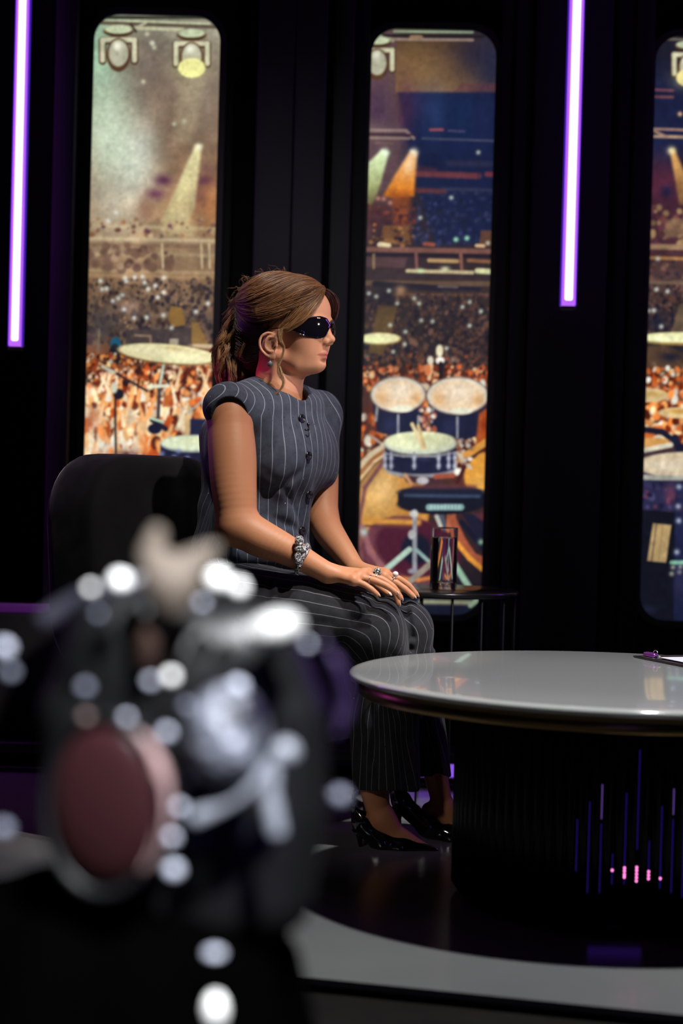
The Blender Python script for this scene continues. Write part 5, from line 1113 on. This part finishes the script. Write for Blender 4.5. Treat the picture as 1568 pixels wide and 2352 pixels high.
# earring, bracelet, rings
M_silver = mat('silver', (.62, .62, .60), .22, metal=1); M_gem = mat('faceted_stones', (.75, .75, .75), .15, metal=.45); vary(M_gem, (.06, .06, .06), (.95, .95, .95), 260, 2, .42, .58)
m = M_gem; tcg = N(m, 'ShaderNodeTexCoord'); vo = N(m, 'ShaderNodeTexVoronoi'); vo.inputs['Scale'].default_value = 420; bpn = N(m, 'ShaderNodeBump'); bpn.inputs['Strength'].default_value = 1; bpn.inputs['Distance'].default_value = .004
L(m, tcg.outputs['Object'], vo.inputs['Vector']); L(m, vo.outputs['Distance'], bpn.inputs['Height']); L(m, bpn.outputs['Normal'], m.node_tree.nodes['Principled BSDF'].inputs['Normal'])
M_gball = mat('grey_stone_bead', (.10, .11, .12), .35, bump=(500, .8, .001))
e0_ = H((-.002, -.0795, -.0275)); er = obj('earring', join(tube([e0_ + [0, -.003, .004], e0_ + [0, -.004, -.004], e0_ + [0, -.0015, -.009]], .0007, 8), ell(e0_ + [0, -.001, -.0155], (.0066, .0066, .0066))), M_gball, person, label='small grey bead earring on a silver hook')
obj('cap', ell(e0_ + [0, -.001, -.0095], (.0028, .0028, .0016), 12, 8), M_silver, er)
br = at(686, 1282, 3.83)
def bra(n=26):
    """open bangle: a thick beaded head on top tapering round the wrist"""
    d = (W_R - E_R) / np.linalg.norm(W_R - E_R); Rr = frame(d, (0, 0, 1)); pts, rr = [], []
    for t in np.linspace(-2.5, 2.5, 40):
        pts.append(br + Rr[:, 2] * math.cos(t + .35) * .0335 + Rr[:, 1] * -math.sin(t + .35) * .0345 + d * (.004 + .0035 * t)); rr.append(.0058 + .0036 * math.exp(-((t - .3) / .45) ** 2))
    return pts, rr
P_, r_ = bra(); bb = obj('bracelet', tube(P_, r_, 14), M_gem, person, label='chunky silver bracelet set with glittering stones')
K = [(P_[int(i)], r_[int(i)]) for i in (17, 22, 27)]
obj('stone_cluster', join(ell(at(687, 1243, 3.795), (.0105, .011, .014), 16, 12), ell(at(689, 1261, 3.793), (.013, .011, .008), 16, 12), ell(at(684, 1281, 3.790), (.009, .009, .014), 16, 12)), M_gem, bb, label='glittering stone head of the bracelet')
def ring(c, d, r, nm, lb, head):
    R = frame(d); P = [c + R[:, 1] * r * math.cos(t) + R[:, 2] * r * math.sin(t) for t in np.linspace(0, 2 * math.pi, 24, endpoint=False)]
    o = obj(nm, tube(P, .0011, 8, closed=True), M_silver, person, label=lb)
    if head is not None: obj('stone', head(c + R[:, 2] * (r + .004) + R[:, 1] * -r * .3), M_gem if 'flower' in lb else M_pearl, o)
M_pearl = mat('pearl', (.72, .60, .60), .2, coat=.8)
def flower(c):
    return join(ell(c, (.005, .005, .004), 12, 8), *[ell(c + np.array([.0062 * math.cos(a), -.001, .0062 * math.sin(a)]), (.0036, .0036, .0036), 10, 8) for a in np.linspace(0, 2 * math.pi, 8, endpoint=False)])
ring(at(849, 1331, 3.815), A_(860, 1334, 3.812) - m4[1], .0098, 'ring', 'thin silver ring on the near hand', None)
ring(at(862, 1327, 3.84), A_(876, 1331, 3.838) - m4[2], .0098, 'ring', 'silver flower ring on the near hand', flower)
ring(at(902, 1332, 3.93), A_(908, 1338, 3.930) - n4[0], .0098, 'ring', 'silver ring with a pink pearl on the far hand', lambda c: join(ell(c + [0, 0, .001], (.0072, .0072, .0068), 18, 12)))
at = at0
# ------------------------------------------------------------------ out-of-focus studio camera on its pedestal, close to the lens
FY = 1.36; SPX = F / FY
M_rig = mat('rig_black', (.003, .003, .0035), .4, spec=.25); M_cloth = mat('black_cover_cloth', (.0003, .0003, .0003), .95, spec=.0)
M_white = mat('bright_silver_glint', (.85, .85, .83), .4, metal=.1); M_mid = mat('silver_glint', (.36, .38, .46), .45, metal=.1); M_dim = mat('dim_grey_glint', (.10, .11, .15), .5); M_warm = mat('dim_warm_glint', (.09, .06, .055), .5)  # pale colours hold the brightness of glints on the small fittings
M_foil = mat('crinkled_silver_foil', (.1, .11, .13), .35, metal=.3, bump=(38, 1.0, .02)); vary(M_foil, (.012, .013, .018), (.15, .16, .20), 30, 3, .38, .62)
M_br = mat('satin_bracket', (.15, .16, .19), .4, metal=.1)
M_lensg = mat('pink_lens_glass', (.016, .0052, .006), .3, spec=.1); M_lrim = mat('pale_pink_glint', (.22, .14, .14), .4); M_tan = mat('beige_strap_cloth', (.066, .050, .037), .8); M_tanb = mat('brown_strap_leather', (.035, .015, .009), .7); M_lav = mat('violet_edge_tint', (.012, .0045, .028), .5)
def c_(x, y, dy=0): return at(x, y, FY + dy)
rc = c_(330, 1900); rig = thing('studio_camera', 'out-of-focus black camera rig with bright silver fittings and a round pinkish lens in the foreground', 'camera', (rc[0], FY + .08, -.025))
bdy = SD(); p_ = lambda r: r / SPX
bdy.chain([c_(300, 1480, .09), c_(560, 1500, .09)], [p_(135), p_(120)], .03); bdy.chain([c_(560, 1500, .09), c_(640, 1640, .09), c_(650, 1860, .09), c_(630, 2060, .09)], [p_(120), p_(118), p_(112), p_(96)], .03)
bdy.chain([c_(300, 1480, .09), c_(230, 1650, .09), c_(240, 1900, .09), c_(330, 2060, .09)], [p_(135), p_(150), p_(150), p_(120)], .03); bdy.chain([c_(420, 1600, .09), c_(440, 1900, .09), c_(490, 2070, .09)], [p_(160), p_(160), p_(100)], .04)
V, Fq = bdy.mesh(.006); V = relax(V, Fq, 3); obj('camera_body', (V, Fq), M_rig, rig, label='black camera body')
def knob(x, y, r, m, nm='knob', dy=0, ry_=None, lab=None, rot=0):
    """a turned knob: domed face on a waisted shank"""
    r *= .72; ry_ = ry_ and ry_ * .72; c = c_(x, y, dy); R = r / SPX; k = (ry_ or r) / r
    prof = [(.30, -1.6), (.34, -1.0), (.62, -.75), (.95, -.45), (1, -.05), (.93, .35), (.70, .72), (.38, .93), (.04, 1)]
    V, Fs = lathe(prof, n=28); V = np.stack([V[:, 0], -V[:, 2], V[:, 1] * k], 1) * R
    ca, sa_ = math.cos(rot), math.sin(rot); V = np.stack([V[:, 0] * ca - V[:, 2] * sa_, V[:, 1], V[:, 0] * sa_ + V[:, 2] * ca], 1)
    return obj(nm, (V + c, Fs), m, rig, label=lab)
for x, y, r, m in ((275, 1335, 30, M_white), (208, 1352, 15, M_white), (225, 1412, 14, M_dim), (500, 1332, 34, M_white), (548, 1350, 24, M_white), (463, 1386, 15, M_mid), (706, 1480, 13, M_mid),
                   (195, 1580, 20, M_dim), (345, 1566, 16, M_mid), (392, 1555, 20, M_white), (545, 1580, 28, M_mid), (428, 1622, 16, M_dim), (197, 1648, 18, M_warm), (290, 1650, 16, M_mid), (382, 1684, 20, M_mid),
                   (435, 1786, 16, M_mid), (412, 1856, 18, M_mid), (393, 1925, 20, M_mid), (780, 1830, 26, M_dim), (10, 1490, 26, M_mid), (24, 1545, 20, M_dim), (8, 1905, 26, M_dim)):
    knob(x, y, r, m)
knob(630, 1445, 92, mat('white_grip', (.34, .34, .33), .5), 'hand_grip', ry_=56, rot=.28, lab='white rounded grip'); knob(398, 2000, 26, M_mid, 'clamp_knob'); knob(492, 2190, 30, M_mid, 'release_lever', ry_=16, lab='pale lever below the body'); knob(494, 2322, 34, M_white, 'pan_handle', ry_=56, lab='white handle end at the bottom')
knob(612, 1762, 16, M_mid)
obj('foil_cover', ell(c_(520, 1690, .0), (p_(96), .03, p_(120)), 48, 32), M_foil, rig, label='crinkled silver foil cover')
obj('bracket_arm', tube(spl([c_(660, 1722), c_(585, 1800), c_(520, 1845), c_(440, 1885)], 6), p_(19), 16), M_br, rig); obj('bracket_arm', tube(spl([c_(625, 1770), c_(622, 1840), c_(636, 1920)], 6), [p_(16)] * 6 + [p_(21)] * 7, 16), M_br, rig); knob(655, 1728, 42, M_br, 'bracket_joint', lab='silver joint of the two bracket arms')
# lens barrel and glass, turned to the left of the viewer
la_ = np.array([-.30, -1, .0]); la_ /= np.linalg.norm(la_); LR = frame(la_); lc_ = c_(240, 1850, .0)
def disc(prof, sx=1):
    V, Fs = lathe(prof, n=64); return np.stack([V[:, 2], V[:, 0] * .72, V[:, 1]], 1) @ LR.T + lc_, Fs
obj('lens_barrel', disc([(.064, -.07), (.070, -.05), (.072, .0), (.0725, .004), (.069, .006), (.0675, .0)]), M_rig, rig); obj('lens_glass', disc([(.067, -.004), (.060, .003), (.045, .008), (.02, .0105), (.001, .011)]), M_lensg, rig, label='round dark pink lens glass')
obj('lens_rim_glint', tube([c_(235 + 142 * math.cos(t), 1850 + 205 * math.sin(t), -.012) for t in np.linspace(-.95, .85, 24)], np.interp(np.linspace(0, 1, 24), [0, .3, .6, 1], [.002, p_(20), p_(15), .003]), 12), M_lrim, rig, label='pale pink highlight on one side of the lens rim')  # lit side of the rim shaped as a pale crescent
sp_ = SD(); sp_.chain([c_(360, 1226), c_(345, 1280), c_(392, 1345)], [p_(22), p_(32), p_(52)], .01); sp_.chain([c_(395, 1335), c_(450, 1290), c_(490, 1260)], [p_(50), p_(34), p_(18)], .012); sp_.chain([c_(395, 1345), c_(392, 1385)], [p_(58), p_(48)], .01)
V, Fq = sp_.mesh(.0035); V = relax(V, Fq, 2); so = obj('knotted_strap', (V, Fq), M_tan, rig, label='beige knotted cloth strap with two upright ends')
obj('strap_tail', tube(spl([c_(372, 1405, .01), c_(350, 1460, .01), c_(335, 1520, .02)], 6), p_(30), 14), M_tanb, so, label='brown hanging tail of the strap')
obj('side_edge_light', tube(spl([c_(738, 1470, .05), c_(775, 1540, .06), c_(790, 1620, .07), c_(772, 1690, .07)], 6), [p_(8)] * 4 + [p_(18)] * 12 + [p_(10)] * 3, 12), M_lav, rig, label='violet edge light on the right side, set in as a coloured strip')  # violet edge light on the body put into a coloured strip
obj('top_edge_glow', tube(spl([c_(95, 1432, .08), c_(170, 1385, .08), c_(260, 1355, .07), c_(340, 1330, .08)], 6), p_(26), 14), mat('slate_edge_tint', (.010, .0095, .017), .5), rig, label='bluish violet glow along the top edge, set in as a coloured roll')  # bluish glow on the shoulder edge put into a coloured roll
V, Fs = lathe([(.020, 0), (.020, .52)], n=24); cz = c_(300, 2100)[2]
obj('column', lathe([(.10, .03), (.10, .05), (.035, .06), (.032, cz + .02)], (rc[0], FY + .10, -.025), 32), M_rig, rig)
obj('added_cloth_skirt', lathe([(.235, .03), (.225, .15), (.19, .30), (.155, cz - .07 + .025), (.12, cz + .01), (.03, cz + .03)], (c_(215, 2000)[0], FY + .14, -.025), 96, flute=lambda r, z, t: r * (1 + .05 * math.sin(9 * t))), M_cloth, rig, label='black cloth added round the pedestal to darken the lower left')  # cloth added to keep the floor at the lower left dark
for a in (0.4, 2.5, 4.6): obj('wheel_arm', rbox(-.22, .22, -.02, .02, 0, .03, .008, 2) if False else (lambda q: (q[0] @ rotz(a).T + np.array([rc[0], FY + .10, -.025]), q[1]))(rbox(.05, .26, -.02, .02, 0, .035, .008, 3)), M_rig, rig)
